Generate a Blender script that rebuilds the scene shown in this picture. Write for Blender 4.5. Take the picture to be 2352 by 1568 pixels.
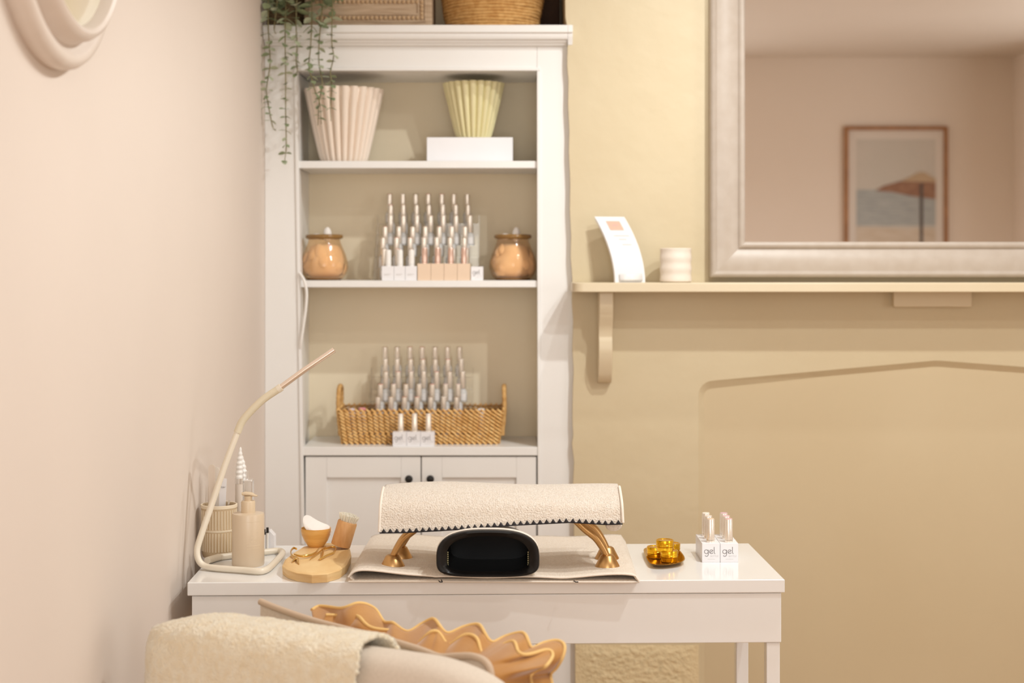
import bpy, bmesh, math, random
from mathutils import Vector, Matrix, Euler
random.seed(7)
for o in list(bpy.data.objects):
    bpy.data.objects.remove(o, do_unlink=True)
SC = bpy.context.scene
COL = SC.collection

# ------------------------------------------------------------------ camera
F, VX, HY, HC = 3540.0, 1176.0, 612.0, 1.39      # focal length (px), horizon, eye height
cam = bpy.data.cameras.new('camera')
cam.sensor_width = 36.0
cam.lens = F * 36.0 / 2352.0
cam.shift_x = (1176.0 - VX) / 2352.0
cam.shift_y = -(784.0 - HY) / 2352.0
cam.clip_start = 0.05
cam.dof.use_dof = True
cam.dof.focus_distance = 3.22
cam.dof.aperture_fstop = 3.0
camo = bpy.data.objects.new('camera', cam)
camo.location = (0, 0, HC)
camo.rotation_euler = (math.pi / 2, 0, 0)
COL.objects.link(camo)
SC.camera = camo

# ------------------------------------------------------------------ world, lamps, exposure
w = bpy.data.worlds.new('world'); SC.world = w; w.use_nodes = True
w.node_tree.nodes['Background'].inputs[0].default_value = (1.0, 0.86, 0.72, 1)
w.node_tree.nodes['Background'].inputs[1].default_value = 0.0
CEIL = 2.655

def lamp(name, loc, power, color, radius=0.03, angle=165, blend=0.5):
    l = bpy.data.lights.new(name, 'SPOT')
    l.energy = power; l.color = color; l.shadow_soft_size = radius
    l.spot_size = math.radians(angle); l.spot_blend = blend
    o = bpy.data.objects.new(name, l); o.location = loc
    COL.objects.link(o); return o
WARM = (0.965, 1.0, 0.995)
# a row of four ceiling spots running back from the mirror wall
for x_, y_, p_ in ((1.36, 1.84, 18), (1.10, 2.34, 36), (0.86, 3.02, 56), (0.56, 3.62, 16)):
    lamp('ceiling_spotlight_light', (x_, y_, CEIL - 0.06), p_, WARM, 0.022)
# soft area lights: added fill behind the viewer, unseen window's daylight from the right
def fill_light(loc, rot, sx, sy, power):
    l = bpy.data.lights.new('unseen_fill_light', 'AREA'); l.shape = 'RECTANGLE'
    l.size = sx; l.size_y = sy; l.energy = power; l.color = (0.97, 1.0, 1.0)
    o = bpy.data.objects.new('unseen_fill_light', l); o.location = loc; o.rotation_euler = rot; COL.objects.link(o)
fill_light((0.15, -0.72, 1.55), (math.radians(90), 0, 0), 1.2, 1.5, 24)
fill_light((3.4, 1.2, 1.6), (0, math.radians(90), 0), 1.3, 1.3, 17)

SC.view_settings.view_transform = 'Standard'
SC.view_settings.look = 'None'
SC.view_settings.gamma = 1.0
SC.view_settings.use_curve_mapping = False
SC.view_settings.exposure = 0.06
SC.cycles.transparent_max_bounces = 48

# ------------------------------------------------------------------ helpers
def P(px, py, d):
    return Vector(((px - VX) * d / F, d, HC - (py - HY) * d / F))
def T(px, py, z):
    d = F * (HC - z) / (py - HY)
    return Vector(((px - VX) * d / F, d, z))
def lin(c):
    out = []
    for v in c:
        v = v / 255.0
        out.append(v / 12.92 if v <= 0.04045 else ((v + 0.055) / 1.055) ** 2.4)
    return (out[0], out[1], out[2], 1.0)

MATS = {}
def mat(name, col, rough=0.5, metal=0.0, col2=None, nscale=20.0, bump=0.0, bscale=60.0, bdist=0.002,
        spec=0.5, stretch=None, sheen=0.0, trans=0.0, coat=0.0, detail=4.0, sub=0.0):
    if name in MATS: return MATS[name]
    m = bpy.data.materials.new(name); m.use_nodes = True
    nt = m.node_tree; b = nt.nodes['Principled BSDF']
    b.inputs['Base Color'].default_value = lin(col)
    b.inputs['Roughness'].default_value = rough
    b.inputs['Metallic'].default_value = metal
    b.inputs['Specular IOR Level'].default_value = spec
    if sheen: b.inputs['Sheen Weight'].default_value = sheen
    if coat: b.inputs['Coat Weight'].default_value = coat; b.inputs['Coat Roughness'].default_value = 0.08
    if trans: b.inputs['Transmission Weight'].default_value = trans
    tc = nt.nodes.new('ShaderNodeTexCoord')
    mp = nt.nodes.new('ShaderNodeMapping')
    nt.links.new(tc.outputs['Object'], mp.inputs['Vector'])
    if stretch: mp.inputs['Scale'].default_value = stretch
    if col2:
        n = nt.nodes.new('ShaderNodeTexNoise'); n.inputs['Scale'].default_value = nscale
        n.inputs['Detail'].default_value = detail
        nt.links.new(mp.outputs['Vector'], n.inputs['Vector'])
        r = nt.nodes.new('ShaderNodeValToRGB')
        r.color_ramp.elements[0].position = 0.35; r.color_ramp.elements[1].position = 0.65
        r.color_ramp.elements[0].color = lin(col); r.color_ramp.elements[1].color = lin(col2)
        nt.links.new(n.outputs['Fac'], r.inputs['Fac'])
        nt.links.new(r.outputs['Color'], b.inputs['Base Color'])
    if bump:
        n2 = nt.nodes.new('ShaderNodeTexNoise'); n2.inputs['Scale'].default_value = bscale
        n2.inputs['Detail'].default_value = detail
        nt.links.new(mp.outputs['Vector'], n2.inputs['Vector'])
        bp = nt.nodes.new('ShaderNodeBump'); bp.inputs['Strength'].default_value = bump
        bp.inputs['Distance'].default_value = bdist
        nt.links.new(n2.outputs['Fac'], bp.inputs['Height'])
        nt.links.new(bp.outputs['Normal'], b.inputs['Normal'])
    MATS[name] = m
    return m

def glassmat(name, col, gloss=0.12, rough=0.03, alpha=0.0):
    """thin clear sheet: tinted transparency with a fresnel-weighted sheen"""
    m = bpy.data.materials.new(name); m.use_nodes = True
    nt = m.node_tree; nt.nodes.clear()
    out = nt.nodes.new('ShaderNodeOutputMaterial')
    tr = nt.nodes.new('ShaderNodeBsdfTransparent'); tr.inputs[0].default_value = lin(col)
    gl = nt.nodes.new('ShaderNodeBsdfGlossy'); gl.inputs['Roughness'].default_value = rough
    df = nt.nodes.new('ShaderNodeBsdfDiffuse'); df.inputs[0].default_value = lin(col)
    fc = nt.nodes.new('ShaderNodeLayerWeight'); fc.inputs['Blend'].default_value = 0.22
    lw = nt.nodes.new('ShaderNodeMath'); lw.operation = 'MULTIPLY_ADD'; lw.inputs[1].default_value = 0.45; lw.inputs[2].default_value = 0.03
    nt.links.new(fc.outputs['Facing'], lw.inputs[0])
    mx = nt.nodes.new('ShaderNodeMixShader'); m2 = nt.nodes.new('ShaderNodeMixShader')
    m2.inputs[0].default_value = alpha
    nt.links.new(tr.outputs[0], m2.inputs[1]); nt.links.new(df.outputs[0], m2.inputs[2])
    nt.links.new(lw.outputs[0], mx.inputs[0])
    nt.links.new(m2.outputs[0], mx.inputs[1]); nt.links.new(gl.outputs[0], mx.inputs[2])
    nt.links.new(mx.outputs[0], out.inputs['Surface'])
    return m

class MB:
    def __init__(s): s.v = []; s.f = []
    def add(s, vs, fs):
        n = len(s.v); s.v += [tuple(v) for v in vs]; s.f += [tuple(i + n for i in f) for f in fs]; return s
    def box(s, x0, x1, y0, y1, z0, z1):
        return s.add([(x0,y0,z0),(x1,y0,z0),(x1,y1,z0),(x0,y1,z0),(x0,y0,z1),(x1,y0,z1),(x1,y1,z1),(x0,y1,z1)],
                     [(0,3,2,1),(4,5,6,7),(0,1,5,4),(1,2,6,5),(2,3,7,6),(3,0,4,7)])
    def hexa(s, bot, top):
        return s.add(list(bot) + list(top), [(0,3,2,1),(4,5,6,7),(0,1,5,4),(1,2,6,5),(2,3,7,6),(3,0,4,7)])
    def prism(s, poly, vec):
        """extrude a planar 3D polygon along vec"""
        n = len(poly); vec = Vector(vec)
        a = [Vector(p) for p in poly]; b = [p + vec for p in a]
        return s.add(a + b, [tuple(range(n)), tuple(reversed(range(n, 2*n)))] +
                     [(i, n+i, n+(i+1) % n, (i+1) % n) for i in range(n)])
    def lathe(s, prof, c=(0,0,0), n=32, rfun=None, capb=True, capt=False):
        vs = []; fs = []; m = len(prof)
        for i in range(n):
            a = 2*math.pi*i/n
            for k, (r, z) in enumerate(prof):
                rr = r * (rfun(a, k) if rfun else 1.0)
                vs.append((c[0]+rr*math.cos(a), c[1]+rr*math.sin(a), c[2]+z))
        for i in range(n):
            j = (i+1) % n
            for k in range(m-1):
                fs.append((i*m+k, j*m+k, j*m+k+1, i*m+k+1))
        if capb: fs.append(tuple(i*m for i in reversed(range(n))))
        if capt: fs.append(tuple(i*m+m-1 for i in range(n)))
        return s.add(vs, fs)
    def tube(s, pts, r, n=10, caps=True, flat=None):
        pts = [Vector(p) for p in pts]; m = len(pts)
        rs = r if isinstance(r, (list, tuple)) else [r]*m
        vs = []; fs = []; up = None
        for k in range(m):
            t = (pts[min(k+1, m-1)] - pts[max(k-1, 0)])
            t = t.normalized() if t.length > 1e-9 else Vector((0,0,1))
            if up is None:
                up = Vector((0,0,1)) if abs(t.z) < 0.9 else Vector((0,1,0))
            up = (up - t*up.dot(t))
            if up.length < 1e-6: up = Vector((1,0,0)) - t*t.x
            up.normalize(); sd = t.cross(up)
            for i in range(n):
                a = 2*math.pi*i/n
                ca, sa = math.cos(a), math.sin(a)*(flat or 1.0)
                vs.append(pts[k] + up*(rs[k]*ca) + sd*(rs[k]*sa))
        for k in range(m-1):
            for i in range(n):
                j = (i+1) % n
                fs.append((k*n+i, k*n+j, (k+1)*n+j, (k+1)*n+i))
        if caps:
            fs.append(tuple(reversed(range(n)))); fs.append(tuple(range((m-1)*n, m*n)))
        return s.add(vs, fs)
    def sphere(s, c, r, n=12, m=8, sc=(1,1,1)):
        vs = [(c[0], c[1], c[2]-r*sc[2])]; fs = []
        for k in range(1, m):
            p = -math.pi/2 + math.pi*k/m
            for i in range(n):
                a = 2*math.pi*i/n
                vs.append((c[0]+r*sc[0]*math.cos(p)*math.cos(a), c[1]+r*sc[1]*math.cos(p)*math.sin(a), c[2]+r*sc[2]*math.sin(p)))
        vs.append((c[0], c[1], c[2]+r*sc[2])); L = len(vs)-1
        for i in range(n):
            j = (i+1) % n
            fs.append((0, 1+j, 1+i)); fs.append((L, L-n+i, L-n+j))
            for k in range(m-2):
                fs.append((1+k*n+i, 1+k*n+j, 1+(k+1)*n+j, 1+(k+1)*n+i))
        return s.add(vs, fs)
    def grid(s, fn, nu, nv, closeu=False):
        vs = [fn(i/(nu if closeu else nu-1), j/(nv-1)) for i in range(nu) for j in range(nv)]; fs = []
        for i in range(nu if closeu else nu-1):
            for j in range(nv-1):
                a = i*nv+j; b = ((i+1) % nu)*nv+j
                fs.append((a, b, b+1, a+1))
        return s.add(vs, fs)
    def xf(s, M):
        s.v = [tuple(M @ Vector(v)) for v in s.v]; return s

ROOT = {}
def link(o, parent=None):
    COL.objects.link(o)
    if parent is not None: o.parent = parent
    return o
def mesh_of(name, mb, m, smooth=None, off=None):
    me = bpy.data.meshes.new(name)
    vs = mb.v if off is None else [(v[0]-off[0], v[1]-off[1], v[2]-off[2]) for v in mb.v]
    me.from_pydata(vs, [], mb.f); me.update()
    bm = bmesh.new(); bm.from_mesh(me); bmesh.ops.recalc_face_normals(bm, faces=bm.faces); bm.to_mesh(me); bm.free()
    if m is not None: me.materials.append(m)
    if smooth is not None:
        for p in me.polygons: p.use_smooth = True
        me.set_sharp_from_angle(angle=math.radians(smooth))
    return me
def tag(o, label, cat, group=None, kind=None):
    o['label'] = label; o['category'] = cat
    if group: o['group'] = group
    if kind: o['kind'] = kind
    return o
def thing(name, label, cat, loc=(0,0,0), group=None):
    o = bpy.data.objects.new(name, None); o.empty_display_size = 0.02
    link(o); o.location = loc; ROOT[o] = Vector(loc)
    return tag(o, label, cat, group)
def part(name, mb, m, parent, smooth=None, bevel=0, label=None, subd=0, seg=2, solid=0):
    off = ROOT.get(parent, Vector((0,0,0)))
    me = mesh_of(name, mb, m, smooth, off)
    o = bpy.data.objects.new(name, me); link(o, parent); ROOT[o] = off
    mods(o, bevel, subd, seg, solid)
    if label: o['label'] = label
    return o
def mods(o, bevel=0, subd=0, seg=2, solid=0):
    if solid:
        md = o.modifiers.new('solid', 'SOLIDIFY'); md.thickness = abs(solid); md.offset = -1 if solid > 0 else 1
    if bevel:
        md = o.modifiers.new('bevel', 'BEVEL'); md.width = bevel; md.segments = seg; md.limit_method = 'ANGLE'
        md.angle_limit = math.radians(35)
        for p in o.data.polygons: p.use_smooth = True
        md.harden_normals = True
    if subd:
        md = o.modifiers.new('sub', 'SUBSURF'); md.levels = subd; md.render_levels = subd
def solo(name, mb, m, label, cat, group=None, smooth=None, bevel=0, subd=0, seg=2, solid=0):
    xs = [v[0] for v in mb.v]; ys = [v[1] for v in mb.v]; zs = [v[2] for v in mb.v]
    c = Vector(((min(xs)+max(xs))/2, (min(ys)+max(ys))/2, min(zs)))
    o = bpy.data.objects.new(name, mesh_of(name, mb, m, smooth, c)); link(o); o.location = c; ROOT[o] = c
    mods(o, bevel, subd, seg, solid)
    return tag(o, label, cat, group)
def struct(name, mb, m, label, cat, smooth=None, bevel=0):
    me = mesh_of(name, mb, m, smooth); o = bpy.data.objects.new(name, me); link(o); ROOT[o] = Vector((0,0,0))
    mods(o, bevel)
    return tag(o, label, cat, kind='structure')
def dup(root, loc, label, group=None):
    r = root.copy(); COL.objects.link(r); r.location = loc; r['label'] = label; ROOT[r] = Vector(loc)
    if group: r['group'] = group
    for ch in root.children:
        c = ch.copy(); COL.objects.link(c); c.parent = r
        for g in ch.children:
            d = g.copy(); COL.objects.link(d); d.parent = c
    return r
def recolor(r, partname, m):
    for c in r.children:
        if c.name.split('.')[0] == partname:
            c.data = c.data.copy(); c.data.materials.clear(); c.data.materials.append(m)
def ordn(i): return ['first','second','third','fourth','fifth','sixth','seventh','eighth','ninth'][i]
def smoothpath(pts, n=8):
    """Catmull-Rom through pts"""
    pts = [Vector(p) for p in pts]; out = []
    for i in range(len(pts)-1):
        p0 = pts[max(i-1,0)]; p1 = pts[i]; p2 = pts[i+1]; p3 = pts[min(i+2, len(pts)-1)]
        for k in range(n):
            t = k/n
            out.append(0.5*((2*p1)+(p2-p0)*t+(2*p0-5*p1+4*p2-p3)*t*t+(3*p1-p0-3*p2+p3)*t**3))
    out.append(pts[-1]); return out
def ribbon(mb, polys, origin, ux, uz, nrm, wdt, scale):
    """flat stroked lettering on a face: polylines in (x,z) units"""
    origin, ux, uz, nrm = map(Vector, (origin, ux, uz, nrm))
    for pl in polys:
        n = len(pl); L = []; R = []
        for i in range(n):
            a = Vector(pl[max(i-1,0)]); b = Vector(pl[min(i+1,n-1)]); t = (b-a).normalized()
            q = Vector((-t.y, t.x)); p = Vector(pl[i])
            for lst, sg in ((L,1),(R,-1)):
                c = p*scale + q*(wdt/2*sg)
                lst.append(origin + ux*c.x + uz*c.y + nrm*0.0003)
        mb.add(L+R, [(i, i+1, n+i+1, n+i) for i in range(n-1)])
def arc(cx, cy, r, a0, a1, n=16):
    return [(cx+r*math.cos(math.radians(a0+(a1-a0)*i/n)), cy+r*math.sin(math.radians(a0+(a1-a0)*i/n))) for i in range(n+1)]
# thin-line word 'gel', x-height 1
GEL = [arc(.5,.5,.5,0,360,24), [(1.0,1.0),(1.0,-.25)]+arc(.55,-.25,.45,0,-150,12),
       [(1.42,.3),(2.18,.72)]+arc(1.82,.5,.48,27,330,22),
       [(2.55,1.75),(2.55,.25)]+arc(2.8,.25,.25,180,270,6)]

# ------------------------------------------------------------------ materials
M_wall = mat('peach_wall_paint', (224,210,198), 0.75, col2=(227,213,201), nscale=1.5, bump=0.12, bscale=9, bdist=0.004)
M_room = mat('peach_room_paint', (244,234,224), 0.8, col2=(246,237,228), nscale=1.2, bump=0.08, bscale=10, bdist=0.003)
M_yel = mat('cream_yellow_plaster', (212,196,163), 0.5, col2=(209,192,158), nscale=2.2, bump=0.5, bscale=7, bdist=0.010, detail=6)
M_yel2 = mat('cream_yellow_panel', (210,192,158), 0.6, col2=(206,187,152), nscale=1.6, bump=0.12, bscale=6, bdist=0.004)
M_rough = mat('rough_cream_render', (226,206,165), 0.8, bump=0.8, bscale=120, bdist=0.004)
M_white = mat('white_gloss_paint', (241,239,236), 0.35, col2=(239,236,232), nscale=2.5, bump=0.25, bscale=14, bdist=0.003)
M_back = mat('beige_back_panel', (250,236,208), 0.6, col2=(247,232,203), nscale=2.0, bump=0.15, bscale=10, bdist=0.003)
M_ceil = mat('ceiling_paint', (232,226,218), 0.85, col2=(229,222,213), nscale=1.0)
M_floor = mat('oak_floor', (196,156,116), 0.5, col2=(178,138,100), nscale=5, stretch=(14,1,1))
M_mantel = mat('cream_mantel_paint', (224,208,178), 0.35, col2=(221,204,173), nscale=4, bump=0.15, bscale=20, bdist=0.002)
M_frame = mat('taupe_mirror_frame', (190,177,164), 0.38, col2=(184,170,156), nscale=30, stretch=(1,1,1), bump=0.03, bscale=70, bdist=0.001)
M_mirror = mat('mirror_silver', (235,228,222), 0.0, 1.0)
M_table = mat('white_lacquer', (244,243,242), 0.16, col2=(243,241,239), nscale=3, coat=0.3)
M_black = mat('matt_black', (22,20,20), 0.45)
M_black2 = mat('black_plastic', (18,16,15), 0.4, spec=0.3, col2=(23,20,19), nscale=80, bump=0.1, bscale=400, bdist=0.0005)
M_void = mat('glossy_black', (5,5,6), 0.3, spec=0.15)
M_gold = mat('brushed_gold', (200,158,104), 0.34, 1.0, col2=(205,165,112), nscale=60)
M_gold2 = mat('polished_gold', (214,168,62), 0.16, 1.0, col2=(205,158,54), nscale=40)
M_tool = mat('gold_tool_steel', (228,190,112), 0.25, 0.85)
M_tin = mat('gold_tin', (240,188,40), 0.2, 0.9, col2=(232,178,36), nscale=30)
M_champ = mat('champagne_metal', (248,240,229), 0.22, 0.6, col2=(245,235,222), nscale=20)
M_silver = mat('silver_metal', (240,238,236), 0.15, 0.75)
M_chrome = mat('rose_chrome', (238,224,212), 0.15, 0.9)
M_boxw = mat('white_card', (242,240,242), 0.35, col2=(240,238,240), nscale=10)
M_boxp = mat('peach_card', (238,212,186), 0.5, col2=(236,209,182), nscale=10)
M_ink = mat('grey_ink', (112,104,104), 0.5)
M_ink2 = mat('faint_silver_ink', (212,208,206), 0.4)
M_pinkcap = mat('blush_cap', (240,214,205), 0.25)
M_whitecap = mat('white_cap', (243,239,234), 0.3)
M_cream = mat('cream_plastic', (236,225,206), 0.35)
M_creamsoft = mat('cream_silicone', (226,214,188), 0.5)
M_ceramic = mat('cream_ceramic', (240,228,214), 0.4, col2=(236,223,208), nscale=8)
M_towel = mat('ivory_terry', (240,228,214), 0.95, col2=(232,217,200), nscale=160, bump=1.0, bscale=330, bdist=0.004, sheen=0.4, detail=2)
M_towel2 = mat('beige_terry', (244,230,213), 0.95, col2=(236,219,199), nscale=160, bump=1.0, bscale=330, bdist=0.003, sheen=0.3, detail=2)
M_hem = mat('ivory_cotton_hem', (242,230,216), 0.9, bump=0.3, bscale=500, bdist=0.001)
M_thread = mat('black_thread', (38,34,38), 0.7)
M_linen = mat('linen', (226,211,194), 0.9, col2=(219,203,186), nscale=220, bump=0.4, bscale=500, bdist=0.001)
M_pipe = mat('taupe_piping', (206,182,158), 0.9, bump=0.3, bscale=300, bdist=0.001)
M_uphol = mat('stone_upholstery', (222,208,192), 0.9, col2=(214,200,184), nscale=250, bump=0.4, bscale=420, bdist=0.001)
M_must = mat('mustard_velvet', (190,136,70), 0.8, col2=(180,124,58), nscale=20, sheen=0.5, bump=0.3, bscale=200, bdist=0.001)
M_must2 = mat('pale_mustard_edge', (236,196,128), 0.85)
M_fur = mat('cream_teddy_fleece', (253,241,216), 1.0, col2=(247,229,196), nscale=70, bump=0.9, bscale=260, bdist=0.006, sheen=0.6)
M_wood = mat('pale_wood', (242,208,152), 0.5, col2=(230,188,128), nscale=9, stretch=(2,1,14), bump=0.1, bscale=60)
M_wood2 = mat('honey_wood', (240,190,112), 0.3, col2=(226,166,84), nscale=14, stretch=(1,1,6))
M_beech = mat('beech_wood', (224,172,116), 0.5, col2=(214,158,100), nscale=30, stretch=(6,6,1))
M_grey_wood = mat('whitewashed_wood', (200,176,148), 0.7, col2=(176,150,122), nscale=12, stretch=(1,1,9), bump=0.3, bscale=40)
M_bristle = mat('cream_bristle', (253,247,232), 0.8)
M_sea = mat('seagrass', (224,180,116), 0.75, col2=(202,152,88), nscale=70, bump=0.6, bscale=180, bdist=0.003)
M_rattan = mat('rattan', (246,204,136), 0.6, col2=(226,174,100), nscale=60)
M_rattan2 = mat('rattan_core', (200,150,86), 0.7, col2=(170,120,62), nscale=60)
M_dark = mat('dark_brown_fabric', (74,50,34), 0.8, col2=(84,58,40), nscale=20)
M_wicker = mat('grey_wicker', (150,126,92), 0.8, col2=(116,94,64), nscale=60)
M_leaf = mat('eucalyptus_leaf', (160,170,134), 0.6, col2=(132,147,106), nscale=25)
M_leaf2 = mat('pale_eucalyptus_leaf', (196,200,172), 0.6, col2=(172,180,148), nscale=25)
M_stem = mat('eucalyptus_stem', (140,130,92), 0.7)
M_potpink = mat('blush_pot_glaze', (246,230,214), 0.45, col2=(243,225,208), nscale=6)
M_potgreen = mat('pistachio_pot_glaze', (232,222,176), 0.45, col2=(228,217,168), nscale=6)
M_pad = mat('cotton_pad', (246,240,234), 0.95, bump=0.3, bscale=200, bdist=0.001)
M_petal = mat('peach_pad', (252,226,194), 0.85, col2=(249,216,180), nscale=12, sub=0)
M_greenpump = mat('beige_pump_bottle', (222,202,176), 0.3, col2=(219,198,171), nscale=4)
M_ribcup = mat('taupe_ribbed_cup', (214,190,156), 0.6, col2=(206,180,144), nscale=14)
M_ribedge = mat('cream_rib', (238,222,196), 0.5)
M_glass = glassmat('clear_acrylic', (251,250,248), alpha=0.02)
M_bottle = glassmat('clear_bottle_glass', (252,251,250), alpha=0.6)
M_label = mat('white_bottle_label', (236,232,230), 0.5)
M_amber = glassmat('amber_glass', (252,236,214), alpha=0.05)
M_amberrim = mat('amber_glass_rim', (150,112,62), 0.15)

# ------------------------------------------------------------------ room shell
LW = (608 - VX) / F * 4.325          # left wall x
YW, YC = 4.30, 4.325                 # chimney breast plane, cabinet face plane
YB = -0.75                           # wall behind the viewer
RW = 3.45                            # right wall x
mb = MB().box(LW-0.1, LW, YB, 4.75, 0, CEIL)
wall_left = struct('wall_left', mb, M_wall, 'smooth pale peach wall along the left side', 'wall')
mb = MB().box(LW-0.1, RW+0.1, YB-0.1, 4.85, -0.05, 0)
struct('floor', mb, M_floor, 'warm wooden floor of the treatment room', 'floor')
mb = MB().box(LW-0.1, RW+0.1, YB-0.1, 4.85, CEIL, CEIL+0.05)
struct('ceiling', mb, M_ceil, 'plain off-white ceiling seen in the mirror', 'ceiling')
mb = MB().box(LW-0.1, RW+0.1, YB-0.1, YB, 0, CEIL)
wall_behind = struct('wall_behind', mb, M_room, 'peach wall opposite, seen only in the mirror', 'wall')
mb = MB().box(3.03, 3.13, YB, 0.2, 0, CEIL).box(3.13, RW+0.1, 0.1, 0.2, 0, CEIL).box(RW, RW+0.1, 0.2, 4.75, 0, CEIL)
struct('wall_right', mb, M_room, 'peach side wall reflected at the right edge of the mirror', 'wall')
mb = MB().box(LW-0.1, 0.25, 4.66, 4.75, 0, CEIL)
struct('wall_alcove', mb, M_back, 'back wall of the alcove above the white bookcase', 'wall')

# chimney breast with fireplace recess
SW = F / YW
def W(px, py, dy=0.0): return Vector(((px - VX)/SW, YW + dy, HC - (py - HY)/SW))
edge = [(-480,1296),(-100,1297),(40,1299),(62,1303),(90,1308),(105,1304),(150,1303),(185,1306),(240,1305),(300,1308),(350,1307),(420,1310),(480,1309),(540,1312),
        (590,1311),(640,1315),(690,1314),(740,1317),(800,1315),(850,1318),(900,1316),(960,1315),(1000,1317),(1020,1314),
        (1060,1319),(1120,1316),(1200,1319),(1300,1317),(1450,1321),(1755,1322)]
zb = HY + HC*SW
outer = [W(x, y) for y, x in edge]
outer[0].z = CEIL; outer[-1].z = 0.0
rx = 2.28
outer += [Vector((rx, YW, 0)), Vector((rx, YW, CEIL))]
def rec_outline(off):
    pts = [(1604+off, zb), (1604+off, 940)]
    cx, cy, rr = 1638, 908, 34-off*0.9
    for k in range(7):
        a = math.radians(180+90*k/6*0.96)
        pts.append((cx+rr*math.cos(a), cy+rr*math.sin(a)+off*0.35))
    pts += [(1900, 850+off), (2145, 828+off), (2160, 828+off), (2400, 846+off), (2660, 868+off), (2690-off, 900+off), (2690-off, zb)]
    return pts
def loop_pts(off, dy):
    return [W(x, y, dy) for x, y in rec_outline(off)]
r0 = loop_pts(0, 0); r1 = loop_pts(15, 0.014)
for l in (r0, r1):
    l[0].z = 0; l[-1].z = 0
mb = MB()
xv = W(1604, 0).x
ol = outer[:-2]
for p, q in zip(ol, ol[1:]):                                   # left of the recess
    mb.add([p, (xv, YW, p.z), (xv, YW, q.z), q], [(0,1,2,3)])
    mb.add([p, p+Vector((0,0.4,0)), q+Vector((0,0.4,0)), q], [(0,1,2,3)])
top = r0[1:-1]
for p, q in zip(top, top[1:]):                                 # above the recess
    if q.x > p.x + 1e-5: mb.add([p, q, (q.x, YW, CEIL), (p.x, YW, CEIL)], [(0,1,2,3)])
mb.add([(top[-1].x, YW, 0), (rx, YW, 0), (rx, YW, CEIL), (top[-1].x, YW, CEIL)], [(0,1,2,3)])
mb.add([(rx,YW,0),(rx,YW+0.4,0),(rx,YW+0.4,CEIL),(rx,YW,CEIL)], [(0,1,2,3)])
n = len(r0); mb.add(r0+r1, [(i, i+1, n+i+1, n+i) for i in range(n-1)])   # chamfer into the recess
me = mesh_of('wall_far', mb, M_yel)
wall_far = bpy.data.objects.new('wall_far', me); link(wall_far); ROOT[wall_far] = Vector((0,0,0))
tag(wall_far, 'uneven cream yellow plaster chimney breast with a filled-in fireplace', 'wall', kind='structure')
mb = MB(); top = r1[1:-1]
for p, q in zip(top, top[1:]):
    if q.x > p.x + 1e-5: mb.add([p, q, (q.x, q.y, 0), (p.x, p.y, 0)], [(0,1,2,3)])
part('fireplace_panel', mb, M_yel2, wall_far, label='flat recessed cream panel closing the fireplace')
mb = MB().box(rx, RW+0.1, 4.66, 4.75, 0, CEIL)
struct('wall_alcove_right', mb, M_room, 'peach alcove wall beside the chimney breast', 'wall')
def rough(u, v):
    p = W(1322 + 283*u, 1480 + (zb-1480)*v)
    e = min(1, 8*min(u, 1-u, v*1.5+0.02))
    return (p.x, p.y - e*(0.002 + 0.005*random.random()), p.z)
part('rough_render', MB().grid(rough, 60, 80), M_rough, wall_far, smooth=80, label='lumpy rough render low on the wall')

# ------------------------------------------------------------------ built-in bookcase
SCb = F / YC
def C(px, py, dy=0.0): return Vector(((px - VX)/SCb, YC + dy, HC - (py - HY)/SCb))
BX = thing('built_in_bookcase', 'white painted built-in bookcase with open shelves and two cupboard doors', 'bookcase', (-0.25, YC, 0))
XL = LW + 0.001; XR = (1322 - VX)/SCb; BK = 0.275
def quadp(p4, dy):   # prism from 4 pixel corners on the cabinet plane
    return MB().prism([C(x, y) for x, y in p4], (0, dy, 0))
xl0 = 608; zbot = HY + HC*SCb
def inner(y): return 683 + (y-163)*(697-683)/(1046-163)
mb = quadp([(xl0, 100), (inner(100), 100), (inner(zbot), zbot), (xl0, zbot)], 0.04)
part('stile', mb, M_white, BX, bevel=0.002)
mb = quadp([(1233, 100), (1322, 100), (1322, zbot), (1236, zbot)], 0.04)
part('stile', mb, M_white, BX, bevel=0.002)
mb = quadp([(683, 100), (1233, 100), (1233, 163), (683, 163)], 0.04)
part('top_rail', mb, M_white, BX, bevel=0.002)
# inner raised bead round the opening
mb = MB()
for q in ([(inner(155), 155), (1241, 155), (1241, 163), (inner(163), 163)], [(1233, 163), (1241, 163), (1242, 1250), (1235, 1250)],
          [(inner(163)-8, 155), (inner(163), 155), (inner(1250), 1250), (inner(1250)-8, 1250)]):
    mb.prism([C(x, y, -0.005) for x, y in q], (0, 0.006, 0))
part('bead_moulding', mb, M_white, BX, bevel=0.002)
# cornice
prof = [(57, 0.042), (74, 0.042), (76, 0.036), (84, 0.035), (90, 0.031), (92, 0.022), (94, 0.022), (98, 0.019), (99.5, 0.014), (104, 0.012), (105.5, 0.008), (107, 0.0)]
pts = [Vector((0, YC - d, HC - (y - HY)*(YC-d)/F)) for y, d in prof] + [Vector((0, YC+0.33, HC-(107-HY)/SCb)), Vector((0, YC+0.33, HC-(57-HY)*(YC-0.042)/F))]
mb = MB().prism([(XL, p.y, p.z) for p in pts], (C(1303,0).x - XL, 0, 0))
pe = [p for p in pts[:12]] + [Vector((0, YW-0.0005, pts[11].z)), Vector((0, YW-0.0005, pts[0].z))]
pe = [p for p in pe if p.y <= YW]
mb.prism([(C(1303,0).x, p.y, p.z) for p in pe], (0.014, 0, 0))
part('cornice', mb, M_white, BX, bevel=0.0015)
ZTOP = pts[0].z
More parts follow.
